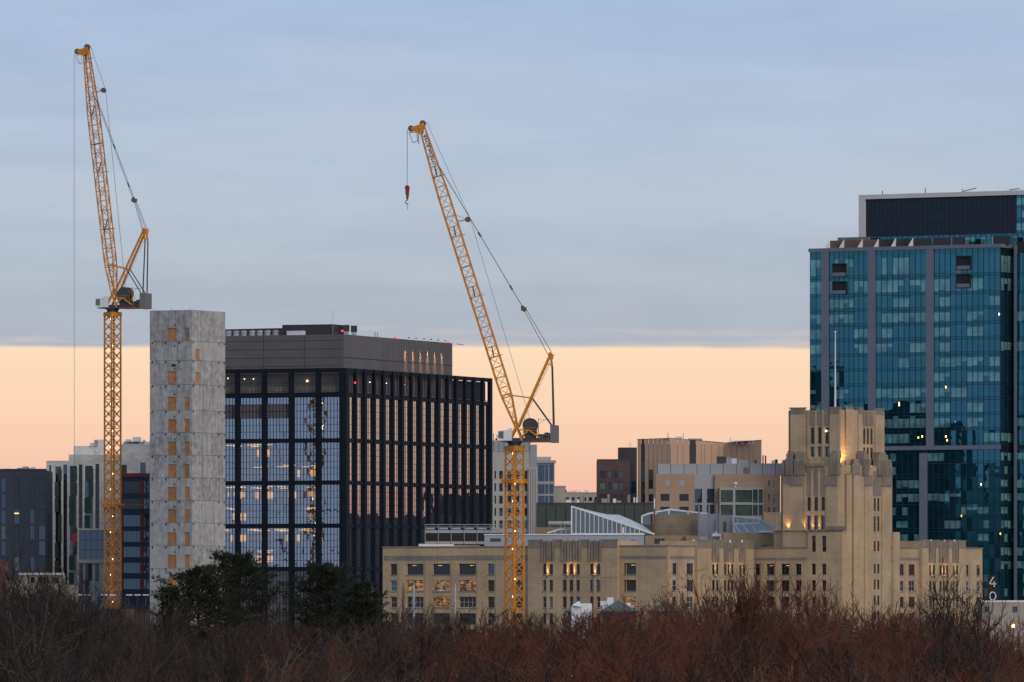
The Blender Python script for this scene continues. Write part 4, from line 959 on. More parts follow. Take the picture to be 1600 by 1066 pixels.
def crane(label, px, D, top_py, yaw, luff, L, t_arm, t_pend, blk, hook_z, rope_px=None, collar_py=None, cabside=1, tie=None, sign=False, apx_=-7.05):
    zt = Z(top_py, D); x0 = X(px, D)
    t = thing('tower_crane', label, 'crane', (x0, D, 0), 'tower cranes')
    B = T(x0, D, 0)
    n = round(zt / 6.3); H = zt / n; side = 2.5
    sm = mast_section(side, H, 3).mesh('mast_section', [ORANGE])
    Rm = Matrix.Rotation(R(40), 4, 'Z')
    for i in range(n): obj('mast_section', sm, None, t, B @ T(0, 0, i * H) @ Rm)
    obj('mast_collar', MB().box(-1.45, 1.45, -1.45, 1.45, zt - .9, zt - .15).box(-1.4, 1.4, -1.4, 1.4, zt - .2, zt, 0), ORANGE, t, B @ Rm)
    obj('mast_footing', MB().box(-4, 4, -4, 4, -.5, .6), CONC, t, B @ Rm)
    if collar_py:
        zc = Z(collar_py, D); m = MB()
        for s in (-1, 1):
            m.box(-1.9, 1.9, s * 1.5 - .15, s * 1.5 + .15, zc - .3, zc + .35); m.box(s * 1.5 - .15, s * 1.5 + .15, -1.9, 1.9, zc - .3, zc + .35)
        m.box(-1.9, 1.9, -1.9, 1.9, zc - .42, zc - .32)
        for s in (-1, 1):
            for q in (-1.85, 1.85):
                m.beam((s * 1.85, q, zc), (s * 1.85, q, zc + 1.3), .05); m.beam((-1.85, q, zc + 1.2), (1.85, q, zc + 1.2), .04); m.beam((q, -1.85, zc + 1.2), (q, 1.85, zc + 1.2), .04)
        obj('tie_collar', m, ORANGE, t, B @ Rm)
        if tie:
            m = MB(); q = Vector((X(tie[0], D), tie[1], zc)) - Vector((x0, D, 0))
            for dy in (-.8, .8): m.beam((1.2, dy, zc), (q.x, q.y + dy, zc), .16)
            for k in range(4): a = 1.2 + (q.x - 1.2) * k / 4; m.beam((a, -.8, zc), (a + (q.x - 1.2) / 4, .8, zc), .08)
            obj('wall_tie', m, MIDB, t, B)
    bulb = MB().ball((0, 0, 0), .2, 0, 6, 4).mesh('string_bulb', [BULB])
    z = zt - 1.5; k = 0
    while z > 12:
        obj('string_bulb', bulb, None, t, B @ T(-.25 + .1 * (k % 3), -1.55, z)); z -= 2.75 + .35 * ((k * 7) % 3); k += 1
    # ---- slewing upper works, local x = jib direction
    S = B @ T(0, 0, zt) @ Matrix.Rotation(yaw, 4, 'Z')
    obj('slewing_ring', MB().beam((0, 0, 0), (0, 0, .55), 1.25, 14).beam((0, 0, .56), (0, 0, 1.0), 1.5, 14), CDARK, t, S)
    pz = 3.65; pv = Vector((-.4, 0, pz))
    m = MB(); m.box(-8.1, 2.0, -1.5, 1.5, .75, 1.0); 
    for s in (-1.45, 1.25): m.box(-8.1, 1.5, s, s + .2, 1.0, 1.55)
    m.box(.9, 2.6, .6, 2.3, .75, .9)
    obj('machinery_deck', m, CDARK, t, S)
    m = MB(); m.box(-8.1, -2.2, -1.62, -1.52, .7, .95); m.box(-8.1, -2.2, 1.52, 1.62, .7, .95)
    obj('deck_edge', m, RUST, t, S)
    m = MB()
    for y in (-1.4, 1.2):
        m.beam((-.6, y + .1, 1.0), (-2.9, y + .1, 3.1), .2); m.beam((-2.9, y + .1, 3.1), (-5.6, y + .1, 1.2), .2); m.beam((1.0, y + .1, 1.0), (pv.x, y + .1, pz + .1), .26); m.beam((-1.6, y + .1, 1.0), (pv.x, y + .1, pz + .1), .22); m.beam((-.4, y + .1, pz - .4), (-3.0, y + .1, 3.0), .14)
    obj('slewing_frame', m, ORANGE, t, S)
    cw = MB()
    for i in range(5): cw.box(-8.55 + i * .02, -7.15, -1.75 + i * .7, -1.09 + i * .7, .6, 4.0)
    obj('counterweight', cw, CGREY, t, S)
    m = MB(); m.beam((-3.1, -1.1, 4.0), (-3.1, 1.1, 4.0), 1.15, 16); m.box(-4.3, -1.9, -1.2, 1.2, 2.4, 2.9); m.beam((-3.1, -1.2, 4.0), (-3.1, -1.1, 4.0), 1.45, 16); m.beam((-3.1, 1.1, 4.0), (-3.1, 1.2, 4.0), 1.45, 16); m.box(-4.2, -2.1, -1.0, 1.0, 1.0, 2.38)
    obj('hoist_winch', m, CDARK, t, S)
    obj('luffing_winch', MB().beam((-6.4, -.8, 1.9), (-6.4, .8, 1.9), .75, 14).box(-6.0, -4.6, -.9, .9, 1.0, 2.3), CDARK, t, S)
    m = MB()
    for y in (-1.45, 1.45):
        for z_ in (3.4, 3.9): m.beam((-4.6, y, z_ - .4), (-1.6, y, z_ - .4), .035)
        for x in (-4.6, -3.6, -2.6, -1.6): m.beam((x, y, 2.4), (x, y, 3.5), .04)
        for x in (-6.8, -5.6): m.beam((x, y, 1.0), (x, y, 2.2), .04)
        m.beam((-6.8, y, 2.2), (-5.6, y, 2.2), .04)
    m.beam((-4.7, .2, 2.4), (-4.7, .2, 5.4), .09); m.beam((-4.7, .2, 5.1), (-7.2, .2, 5.1), .06); m.beam((-4.7, .2, 4.3), (-6.0, .2, 5.1), .04)
    obj('handrail', m, ORANGE, t, S)
    # cab
    c = MB(); y0, y1 = (1.0, 2.5) if cabside > 0 else (-2.5, -1.0)
    c.poly([(1.0, y0, 1.0), (2.75, y0, 1.0), (3.05, y0, 1.5), (2.95, y0, 2.9), (1.0, y0, 3.1)], 0); c.poly([(1.0, y1, 1.0), (2.75, y1, 1.0), (3.05, y1, 1.5), (2.95, y1, 2.9), (1.0, y1, 3.1)], 0)
    c.quad((1.0, y0, 1.0), (1.0, y1, 1.0), (1.0, y1, 3.1), (1.0, y0, 3.1), 0); c.quad((1.0, y0, 3.1), (1.0, y1, 3.1), (2.95, y1, 2.9), (2.95, y0, 2.9), 0); c.quad((2.75, y0, 1.0), (2.75, y1, 1.0), (3.05, y1, 1.5), (3.05, y0, 1.5), 0); c.quad((1, y0, 1), (1, y1, 1), (2.75, y1, 1), (2.75, y0, 1), 0)
    c.box(.35, .99, y0 + .1, y1, 1.0, 3.4, 0)
    cab = obj('cab', c, CWHITE, t, S)
    g_ = MB(); g_.quad((3.04, y0 + .1, 1.55), (3.04, y1 - .1, 1.55), (2.96, y1 - .1, 2.85), (2.96, y0 + .1, 2.85))
    for y in (y0 - .012, y1 + .012): g_.poly([(1.9, y, 1.35), (2.95, y, 1.55), (2.88, y, 2.8), (1.9, y, 2.85)])
    obj('cab_window', g_, CGLASS, cab, S)
    # A-frame
    ap = Vector((apx_, 0, pz + 14.3)); m = MB()
    for s in (-1, 1):
        f = Vector((pv.x - .3, s * 1.3, pz)); a = Vector((ap.x, s * .7, ap.z)); m.beam(f, a, .24)
        f2 = f + Vector((-1.0, 0, -.6)); 
        for k in range(1, 13):
            p = f + (a - f) * k / 13; m.beam(p + Vector((-.12, 0, .1)), p + Vector((-.7, 0, .75)), .03, 3); 
        m.beam(f + Vector((-.75, 0, .8)), a + Vector((-.75, 0, .8 - .8)), .035, 3)
        m.beam(a, a + Vector((-.35, 0, -2.6)), .2); m.beam(a + Vector((.9, 0, -1.9)), a + Vector((-.35, 0, -2.2)), .13)
    fr, apx = Vector((pv.x - .3, 0, pz)), ap
    for k in range(1, 14):
        p = fr + (apx - fr) * k / 14; w = 1.3 - .6 * k / 14; m.beam(p + Vector((0, -w, 0)), p + Vector((0, w, 0)), .07, 4)
        if k < 13: p2 = fr + (apx - fr) * (k + 1) / 14; w2 = w - .04; m.beam(p + Vector((0, -w, 0)), p2 + Vector((0, w2, 0)), .05, 4)
    m.beam(ap + Vector((0, -1, 0)), ap + Vector((0, 1, 0)), .32, 10); m.box(ap.x - .5, ap.x + .4, -.75, .75, ap.z - 1.0, ap.z - .1)
    obj('a_frame', m, ORANGE, t, S)
    m = MB()
    for s in (-.75, .75): m.beam((ap.x - .35, s, ap.z - 2.4), (-7.7, s * 1.5, 4.0), .15)
    for s in (-1, 1): p = fr + (apx - fr) * .40; m.beam((p.x - .2, s * 1.0, p.z), (-7.3, s * 1.2, 4.0), .13)
    obj('back_stay', m, CDARK, t, S)
    # jib
    e = Vector((math.cos(luff), 0, math.sin(luff))); nn = Vector((-math.sin(luff), 0, math.cos(luff)))   # nn: rear side
    hd = lambda q: .18 + .87 * min(1, q / 7.0) if q < L - 14 else .52 + .53 * (L - q) / 14
    hw = lambda q: .95 if q < L - 14 else .45 + .5 * (L - q) / 14
    rings = []; N = int(L / 2.05)
    for i in range(N + 1):
        q = L * i / N; c0 = pv + e * q; h = hd(q); w = hw(q)
        rings.append([c0 + nn * h + Vector((0, w, 0)), c0 + nn * h - Vector((0, w, 0)), c0 - nn * h - Vector((0, w, 0)), c0 - nn * h + Vector((0, w, 0))])
    b = MB(); lattice(b, rings, .155, .072)
    for i in range(7, N, 9):
        a = rings[i]; b.quad(*[p for p in a]); b.beam(a[0] + nn * .3, a[2] - nn * .1, .08)
    jib = obj('jib', b, ORANGE, t, S)
    for i in range(7, N, 6):      # walkway frames and cable trays inside the jib
        a = rings[i]; c2 = rings[i + 1] if i + 1 < len(rings) else a
        obj('access_platform', MB().beam((a[0] + a[3]) / 2, (c2[1] + c2[2]) / 2, .14, 4).beam(a[1], a[1] + nn * .6, .07), CDARK if i % 4 else ORANGE, jib, S)
    tip = pv + e * L; hdv = Vector((1, 0, -.22)).normalized(); up = Vector((.22, 0, 1)).normalized()
    m = MB()
    for s in (-.45, .45):
        yv = Vector((0, s, 0))
        m.poly([tip + yv - nn * .5 - e * 1.6, tip + yv + nn * .6 - e * .3, tip + yv + nn * .6 + up * .5, tip + yv + hdv * 2.1 + up * .22, tip + yv + hdv * 2.1 - up * .3])
    m.beam(tip - nn * .5, tip + hdv * 2.0, .3); m.beam(tip + nn * .3, tip + hdv * 1.9 + up * .1, .26); m.beam(tip - nn * .2 - e * 1.2, tip + nn * .3 + up * .5, .3)
    obj('jib_head', m, ORANGE, jib, S)
    w1 = tip + hdv * 2.1; w2 = tip + nn * .35 + up * .45; m = MB()
    for w_ in (w1, w2): m.beam(w_ - Vector((0, .35, 0)), w_ + Vector((0, .35, 0)), .62, 16)
    obj('sheave', m, MIDB, jib, S)
    m = MB(); q0 = w1 - up * .7
    cage = [q0 + Vector((.6, 0, -.1)), q0 + Vector((-.2, 0, -2.1)), q0 + Vector((-1.1, 0, -1.7)), q0 + Vector((-.9, 0, 0))]
    for s in (-.5, .5):
        for a, c_ in zip(cage, cage[1:] + cage[:1]): m.beam(a + Vector((0, s, 0)), c_ + Vector((0, s, 0)), .05, 4)
    m.beam(q0 + Vector((-1.3, 0, .2)), q0 + Vector((-1.3, 0, -2.3)), .12)
    obj('inspection_cage', m, GALV, jib, S)
    # pulley arm
    q = L * t_arm; c0 = pv + e * q + nn * hd(q); pend_out = Vector((-math.cos(luff * .0 + .0), 0, .0))
    aw = c0 + Vector((-2.1, 0, .25)); m = MB(); m.beam(c0, aw, .09); m.beam(c0 + e * 1.2, aw, .05); m.beam(c0 - e * .4, aw, .05)
    m.beam(aw - Vector((0, .3, 0)), aw + Vector((0, .3, 0)), .55, 14)
    obj('pulley_arm', m, MIDB, jib, S)
    # ropes and pendants
    r_ = .045
    pa = pv + e * (L * t_pend) + nn * (hd(L * t_pend) + .1); bk = pa + (ap - pa) * blk
    m = MB()
    for s in (-.35, .35):
        yv = Vector((0, s, 0)); m.beam(pa + yv, bk + yv, r_ * 1.25, 4)
        m.beam(bk + yv * .6, ap + yv + Vector((.5, 0, -.1)), r_, 4); m.beam(bk + yv * .6 + Vector((-.3, 0, .2)), ap + yv + Vector((-.2, 0, .35)), r_, 4)
    obj('pendant_line', m, ROPE, t, S)
    m = MB()
    for f in ((.38, .68) if blk > .6 else (.35, .6)):
        p = pa + (bk - pa) * f / .8; m.beam(p - (bk - pa).normalized() * .5, p + (bk - pa).normalized() * .5, .2, 6)
    d = (bk - pa).normalized(); m.beam(bk - d * .7, bk + d * .5, .34, 6); m.box(bk.x - .5, bk.x + .5, -.5, .5, bk.z - .35, bk.z + .35)
    obj('pendant_block', m, MIDB, t, S)
    m = MB(); m.beam(w2 + nn * .8, aw + nn * .5, r_, 4); m.beam(aw + nn * .5, (-3.1, 0, 5.0), r_, 4)
    obj('hoist_rope', m, ROPE, t, S)
    buf = MB(); a = pv + e * 6.7; p = fr + (apx - fr) * .40
    for s in (-.9, .9): buf.beam(a + Vector((0, s, 0)), p + Vector((0, s, 0)), .16); buf.beam(a + nn * .9 + Vector((0, s, 0)), a - nn * .9 + Vector((0, s, 0)), .12)
    obj('buffer_strut', buf, ORANGE, t, S)
    # hook rope and block
    dp = w1 + hdv * .8; hz = hook_z - zt; m = MB()
    for s in (-.22, .22): m.beam((dp.x + .0, s, dp.z), (dp.x, s * .6, hz), .022 if hook_z < 60 else .035, 4)
    obj('hook_rope', m, ROPE, t, S)
    m = MB(); hc = Vector((dp.x, 0, hz))
    m.beam(hc + Vector((0, -.35, -.3)), hc + Vector((0, .35, -.3)), .46, 12); m.poly([(hc.x - .44, -.36, hz - .3), (hc.x + .44, -.36, hz - .3), (hc.x + .2, -.36, hz - 2.5), (hc.x - .2, -.36, hz - 2.5)]); m.box(hc.x - .34, hc.x + .34, -.34, .34, hz - 1.6, hz - .3); m.box(hc.x - .2, hc.x + .2, -.3, .3, hz - 2.4, hz - 1.6)
    hb = obj('hook_block', m, RED, t, S)
    m = MB(); pr = hc + Vector((0, 0, -2.4))
    for k in range(9):
        a0 = math.pi / 2 - k * .55; a1 = a0 - .55; f = lambda a: pr + Vector((.34 * math.cos(a), 0, -.75 + .34 * math.sin(a)))
        if k < 7: m.beam(f(a0), f(a1), .09, 5)
    m.beam(pr, pr + Vector((0, 0, -.42)), .12, 6)
    obj('hook', m, CDARK, hb, S)
    if sign:
        m = MB(); m.beam(pr + Vector((0, 0, -1.0)), pr + Vector((0, 0, -2.2)), .06, 4); obj('sling', m, ROPE, hb, S)
        # black and red letters of the name board fixed between the chords below the head
        rn = random.Random(2)
        for k in range(8):
            c0 = pv + e * (L - 2.2 - k * .78) + nn * .22 + Vector((0, hw(L - 2) + .12, 0)); b = MB(); h_ = .3
            P = lambda i, j: c0 + e * j * h_ + nn * i * h_ * .8
            segs = [((-1, -1), (-1, 1)), ((-1, 1), (1, 1)), ((1, 1), (1, -1)), ((-1, 0), (1, 0)), ((-1, -1), (1, -1))]
            for (a, c_) in rn.sample(segs, 4): b.beam(P(*a), P(*c_), .085, 4)
            obj('sign_letter', b, RED if k == 6 else POCKET, jib, S)
    else:
        m = MB(); m.box(hc.x + .05, hc.x + .3, -.37, -.365, hz - 1.8, hz - .5); obj('white_stripe', m, CWHITE, hb, S)
crane('yellow luffing crane left of the concrete core, jib raised almost upright', 176, 1675, 488, R(180 - 21), math.atan2(53, 6.6), 54.3, .825, .80, .78, Z(835, 1675), collar_py=790, tie=(238, 1664), apx_=-7.7)
crane('yellow luffing crane before the brick building, jib leaning over the black block', 804, 1500, 697, R(180 - 6), math.atan2(59, 18.7), 61.8, .68, .86, .76, Z(290, 1500), collar_py=752, sign=True)

# ================================================================ buildings at the left
def simple(name, label, cat, face, zt, dep, mat_, ops, glassf, frame=FRAME, rev=.3, cols=1, rows=1, par=.35, group=None, coping=None, z0=0):
    t = thing(name, label, cat, (face.a.x, face.a.y, 0), group)
    m = MB(); m.block(0, face.L, dep, z0, zt, ops, 0, rev); obj('wall', m, mat_, t, face.M)
    for i, o in enumerate(ops): window(face, t, o, 0, rev, glassf(i, o), frame, cols, rows, .07)
    obj('roof_edge', MB().box(-.06, face.L + .06, -.08, .4, zt, zt + par), coping or mat_, t, face.M)
    return t
rl = random.Random(8)
# dark slate block
f = flat(-40, 72, 1760); ops = []
for a, b in ((-30, -20), (2, 9), (22, 30.5), (47, 54), (60.5, 71)):
    for k in range(9):
        y = 747 + 24.6 * k; ops += [(f.u(a), f.u(b), Z(y + 22.3, 1760), Z(y, 1760))]
t = simple('slate_block', 'dark slate clad apartment block at the left edge of the photo', 'building', f, Z(735, 1760), 25, SLATE, ops, lambda i, o: rl.choice((DARKG, BLUEG, BLUEG, DARKG, LABG)) if i % 5 else BLUEG, rows=2, cols=2)
for a, b, y in ((8, 15, 732), (27, 35, 731), (35.5, 44, 729), (45, 47.5, 731.5), (48, 54, 730)): obj('roof_unit', MB().box(X(a, 1770), X(b, 1770), 1770, 1773, Z(736, 1770), Z(y, 1770)), rl.choice((GALV, WHITE, GALV)), t)
obj('lit_room', MB().box(X(22.5, 1760), X(29.5, 1760), 1760.12, 1760.14, Z(803, 1760), Z(801.6, 1760)), CEILL, t)
# pale stone building with green strips
def pale():
    D = 1800; f = flat(72.3, 240, D); t = thing('pale_stone_block', 'pale stone building with dark window strips and green panels behind left crane', 'building', (f.a.x, D, 0))
    strips = [(77, 80, 727, 960), (86.5, 95.5, 729, 896), (99, 105, 726, 960), (109, 119.5, 728, 914), (123, 128.8, 726, 826), (133, 145, 728, 826), (149, 155, 725, 826), (124, 130, 881, 960), (133.5, 143, 881, 960), (149, 155, 881, 960)]
    big = (124, 188, 829, 874)
    sm = [(189, 198, 726.5, 740), (219, 227.5, 723, 740)]
    for x0, x1, yt, lst in ((72.3, 107.2, 720, strips[:3]), (107.5, 188, 710.5, strips[3:] + [big]), (188.2, 240, 707.5, sm)):
        ops = [(f.u(a), f.u(b), Z(y1, D), Z(y0, D)) for a, b, y0, y1 in lst]
        obj('wall', MB().block(f.u(x0), f.u(x1), 18, 0, Z(yt, D), ops, 0 if x0 < 188 else .4, .5), PALE, t, f.M)
        for o, (a, b, y0, y1) in zip(ops, lst):
            if (a, b) == big[:2]:
                window(f, t, o, 0, .5, BLUEG, FRAME, 7, 3, .1, 'curtain_wall'); continue
            n = max(1, round((y1 - y0) / 24)); h = (o[3] - o[2]) / n; green = (b - a) > 8.6
            w = o[1] - o[0]
            for k in range(n):
                z0 = o[2] + h * k
                window(f, t, (o[0], o[1], z0, z0 + h - .02), 0, .5, rl.choice((BLUEG, DARKG, DARKG)), FRAME, 1, 2, .06)
                if green and x0 < 188:
                    s = (k // 2) % 2; a0 = o[0] + (w * .42 if s else 0); obj('green_panel', MB().box(a0 - (.0 if s else .15), a0 + w * .58 + (.15 if s else 0), -.03, .3, z0 + .1, z0 + h * (1.0 if k % 3 else .86) - .1), GREENP, t, f.M)
    obj('stone_frame', MB().box(f.u(121.5), f.u(188), -.2, -.003, Z(880, D), Z(874.2, D)), PALE, t, f.M); obj('stone_frame', MB().box(f.u(121.5), f.u(188), -.15, -.003, Z(828.8, D), Z(826.5, D)), PALE, t, f.M)
    def rb(n_, a, b, y0, y1, d, m_): obj(n_, MB().box(X(a, D + d), X(b, D + d), D + d, D + d + 4, Z(y1, D + d), Z(y0, D + d)), m_, t)
    rb('penthouse', 115, 163, 697, 712, 6, PALE); rb('penthouse', 148, 163, 687, 697, 8, WHITE); rb('penthouse', 189, 240, 694, 710, 6, PALEC); rb('penthouse', 192, 236, 690, 694, 8, WHITE)
    for a, b, y0, y1 in ((140, 145, 692, 697), (147, 152, 688, 697), (196, 204, 686.5, 690), (207, 219, 683, 690), (223, 226, 687, 690), (149, 152, 701, 706)): rb('roof_unit', a, b, y0, y1, 5.5, rl.choice((GALV, WHITE, DKMET)))
pale()
# navy and red block
def navy():
    D = 1770; f = flat(187.5, 262, D); t = thing('navy_red_block', 'navy panelled block with red trim and glass bands left of concrete core', 'building', (f.a.x, D, 0))
    ops = []; ys = [(751, 771), (778.5, 795.5), (804.5, 823), (829.5, 847), (854, 871), (879, 896), (904, 921)]
    for y0, y1 in ys:
        for a, b in ((192.5, 219), (224.5, 233), (236, 255)): ops.append((f.u(a), f.u(b), Z(y1, D), Z(y0, D)))
    obj('wall', MB().block(0, f.L, 20, 0, Z(745.5, D), ops, 0, .4), NAVY, t, f.M)
    for o in ops: window(f, t, o, 0, .4, rl.choice((BLUEG, BLUEG, DARKG)), FRAME, 5 if o[1] - o[0] > 3 else 2, 1, .06)
    obj('red_fascia', MB().box(-.1, f.L + .1, -.15, 1, Z(745.4, D), Z(739.5, D)), REDP, t, f.M)
    for a, b in ((188, 192.2), (219.4, 224)):
        for i, (y0, y1) in enumerate(ys): obj('red_panel', MB().box(f.u(a), f.u(b), -.06, -.003, Z(y1 + 1, D), Z(y0 - 1, D)), REDP, t, f.M)
navy()
# low building and site hoarding at the left
def low_left():
    D = 1250; t = thing('low_building', 'low beige flat roofed building behind bare branches at lower left', 'building', (X(60, D), D, 0))
    b = lambda n, p0, p1, y0, y1, d, m_: obj(n, MB().box(X(p0, D), X(p1, D), D + d, D + d + 6, 0 if y1 is None else Z(y1, D), Z(y0, D)), m_, t)
    b('wall', 30, 99, 899, None, 0, DIMB); b('roof_edge', 29.5, 97.5, 895.2, 898.9, -.3, PALEC); b('wall', 8, 29.9, 907, None, .5, DIMB); b('wall', 99.2, 119, 914, None, .4, DIMB)
    for a, c in ((48, 54), (60, 66.5), (67.5, 76), (80, 93)): b('window', a, c, 902, 911, -.05, DARKG)
    D = 1360; t = thing('site_hoarding', 'construction hoarding with white top rail at the foot of left crane', 'fence', (X(175, D), D, 0))
    for i in range(9):
        a = 118 + i * 13; obj('board', MB().box(X(a, D), X(a + 12.6, D), D, D + .1, 0, Z(952, D)), rl.choice((DKMET, CDARK, MIDB, DKMET)), t)
        if i not in (2, 5): obj('rail', MB().box(X(a + 1, D), X(a + 11, D), D - .1, D, Z(930.5, D), Z(929, D)), WHITE, t)
        obj('post', MB().box(X(a + 5, D), X(a + 5.8, D), D - .05, D + .05, 0, Z(930.5, D)), CDARK, t)
    D = 1200; f = flat(-14, 8, D); t = simple('red_brick_house', 'narrow red brick wall end at the left picture edge', 'building', f, Z(878, D), 8, mat('site_red_brick', (.10, .045, .038), .85), [], None)
low_left()

# ================================================================ middle background
def mid():
    # pale precast block behind the right crane
    D = 2100; f = flat(768, 829, D); ops = []
    for k in range(9):
        y = 736 + 19.3 * k
        for a, b in ((772.7, 775), (780, 785.5), (793, 799), (806, 811.5), (818, 823.5)): ops.append((f.u(a), f.u(b), Z(y + 12.5, D), Z(y, D)))
    t = simple('precast_block', 'pale precast block with small windows directly behind right crane mast', 'building', f, Z(690, D), 20, PALEC, ops, lambda i, o: rl.choice((DARKG, BLUEG, BROWNG)), cols=1, rows=1)
    obj('metal_cladding', MB().box(f.u(768.2), f.u(828.6), -.1, -.003, Z(706, D), Z(690, D)), GREYP, t, f.M)
    for i in range(8): obj('panel_joint', MB().box(f.u(771 + 8 * i), f.u(771.5 + 8 * i), -.13, -.101, Z(706, D), Z(690, D)), CDARK, t, f.M)
    obj('stair_tower', MB().box(X(829.3, D), X(839, D), D - .5, D + 10, 0, Z(695, D)), GREYP, t)
    obj('stair_tower', MB().box(X(826, D), X(839.6, D), D - 1.5, D - .6, 0, Z(731, D)), PALEC, t)
    for a in (828.5, 832.3, 836): obj('panel_joint', MB().box(X(a, D), X(a + .6, D), D - 1.56, D - 1.51, 10, Z(733, D)), CDARK, t)
    for a, b, y in ((770.5, 771.6, 677), (776, 777.2, 679), (774, 777, 685), (780, 786, 687)): obj('roof_unit', MB().box(X(a, D), X(b, D), D + 2, D + 3, Z(690, D), Z(y, D)), DKMET, t)
    # grey glass corner building
    D = 2150; f = flat(833, 866.5, D); ops = []
    for y0, y1 in ((727, 752), (757, 772), (775, 788)): ops += [(f.u(840.5), f.u(851), Z(y1, D), Z(y0, D)), (f.u(852), f.u(856.5), Z(y1, D), Z(y0, D)), (f.u(858), f.u(865), Z(y1, D), Z(y0, D))]
    t = simple('glass_corner_block', 'small grey block with blue ribbon windows just right of the crane mast', 'building', f, Z(723, D), 14, GREYP, ops, lambda i, o: BLUEG, cols=2, rows=2)
    obj('roof_edge', MB().box(-.5, f.L + .4, -.6, 2, Z(724, D), Z(719.5, D)), GREYP, t, f.M); obj('penthouse', MB().box(f.u(836), f.u(861), 3, 9, Z(720, D), Z(713.5, D)), PALEC, t, f.M)
    D = 2300; f = flat(864, 884, D); t = simple('grey_stucco_block', 'plain grey low block right of the small glass corner block', 'building', f, Z(761, D), 14, BEIGE, [], None)
    D = 2450; f = flat(880, 940, D); t = simple('distant_flat_block', 'distant tan flat roofed block with clustered vents left of brick building', 'building', f, Z(771, D), 14, BEIGE, [(f.u(884 + 9 * i), f.u(889 + 9 * i), Z(783, D), Z(777, D)) for i in range(6)], lambda i, o: DARKG)
    for a in range(884, 918, 3): obj('roof_vent', MB().box(X(a, D), X(a + 1.6, D), D + 1, D + 2, Z(771, D), Z(771 - rl.uniform(1.5, 6.5), D)), rl.choice((GALV, DKMET, WHITE, PALEC)), t)
    # dark green metal block
    D = 1950; f = flat(838, 1021.5, D); t = thing('dark_green_block', 'long dark green metal clad block with rooftop vents behind the skylight', 'building', (f.a.x, D, 0))
    px = 838.0
    while px < 1020:
        w = 15.2; obj('cladding_panel', MB().box(f.u(px), f.u(min(px + w, 1021.5)) - .1, rl.uniform(0, .05), 1, 0, Z(788, D)), DGREEN, t, f.M); px += w + .15
    obj('wall', MB().box(0, f.L, 1.1, 20, 0, Z(788.5, D)), DKMET, t, f.M); obj('roof_edge', MB().box(0, f.L, -.1, .5, Z(787.9, D), Z(785.5, D)), DKMET, t, f.M)
    for a, b, y0, m_ in ((885, 893, 780.5, WHITE), (896, 900, 781.5, GALV), (901, 906, 780, WHITE), (906.5, 908, 774, PIPE), (911.5, 913, 773, PIPE), (928, 934, 780.5, CDARK), (940, 949, 779, BEIGE), (949.4, 953, 772, PIPE), (958, 963, 779, WHITE), (964, 971, 782, BEIGE), (981, 985, 773, PIPE), (990, 992, 777, WHITE), (993.5, 996, 777.5, WHITE)):
        obj('roof_vent', MB().box(X(a, D), X(b, D), D + 3, D + 5, Z(786, D), Z(y0, D)) if b - a > 2.5 else MB().beam((X((a + b) / 2, D), D + 3, Z(786, D)), (X((a + b) / 2, D), D + 3, Z(y0, D)), .22, 8), m_, t)
    for a in (857, 880): obj('roof_tank', MB().beam((X(a, D - 30), D - 30, Z(818, D - 30)), (X(a + 22, D - 30), D - 30, Z(818, D - 30)), .55, 10).box(X(a + 2, D - 30), X(a + 3, D - 30), D - 30.3, D - 29.7, 40, Z(818, D - 30)).box(X(a + 19, D - 30), X(a + 20, D - 30), D - 30.3, D - 29.7, 40, Z(818, D - 30)), GALV, t)
    obj('annex_wall', MB().box(X(836, D - 32), X(896, D - 32), D - 32, D - 27, 0, Z(824, D - 32)), TANB, t)
    # dark red brick building
    D = 2200; f = flat(933, 984.5, D); ops = []
    for y0, y1 in ((736, 747.3), (754, 765), (773, 784)):
        for a, b in ((937, 946), (950.5, 955), (958.7, 965), (968, 974)): ops.append((f.u(a), f.u(b), Z(y1, D), Z(y0, D)))
    t = simple('dark_brick_block', 'small dark red brick block with three rows of windows', 'building', f, Z(719.5, D), 16, REDB, ops, lambda i, o: rl.choice((LABG, LABG, DARKG, BLUEG)), cols=2)
    obj('stair_tower', MB().box(X(966.5, D), X(995.5, D), D + 3, D + 14, 0, Z(699, D)), DKMET, t)
    for k in range(3): obj('stair_window', MB().box(X(986, D), X(993.5, D), D + 2.9, D + 3.1, Z(770 - k * 0 + k * 8, D), Z(764 + k * 8 - 12, D)), TEALS, t) if k == 0 else None
    p = Vector((X(985, D), D + 6, Z(699, D))); obj('antenna', MB().beam(p, p + Vector((0, 0, 1.6)), .1).beam(p + Vector((-.6, 0, .8)), p + Vector((.6, 0, .8)), .06), GALV, t)
    # copper clad building: each upright panel a piece, roofline folded
    D = 2140; t = thing('copper_clad_block', 'copper coloured block of upright panels with folded roofline', 'building', (X(1090, D), D, 0))
    top = [(996, 686.5), (1048, 685), (1135, 692.5), (1190, 688)]
    def ty(px):
        for (a, b), (c, d) in zip(top, top[1:]):
            if a <= px <= c: return b + (d - b) * (px - a) / (c - a)
        return 688
    edges = [996, 1002, 1007.3, 1013.5, 1021, 1027, 1034.5, 1043.5, 1047.5, 1058.5, 1067, 1077.5, 1087.3, 1096, 1101, 1112, 1123, 1132, 1142, 1151, 1160.5, 1170.5, 1177, 1190]
    dep = lambda px: D + abs(px - 1048) * .06 * (1 if px > 1048 else 2) - (0 if px < 1135 else (px - 1135) * .25)
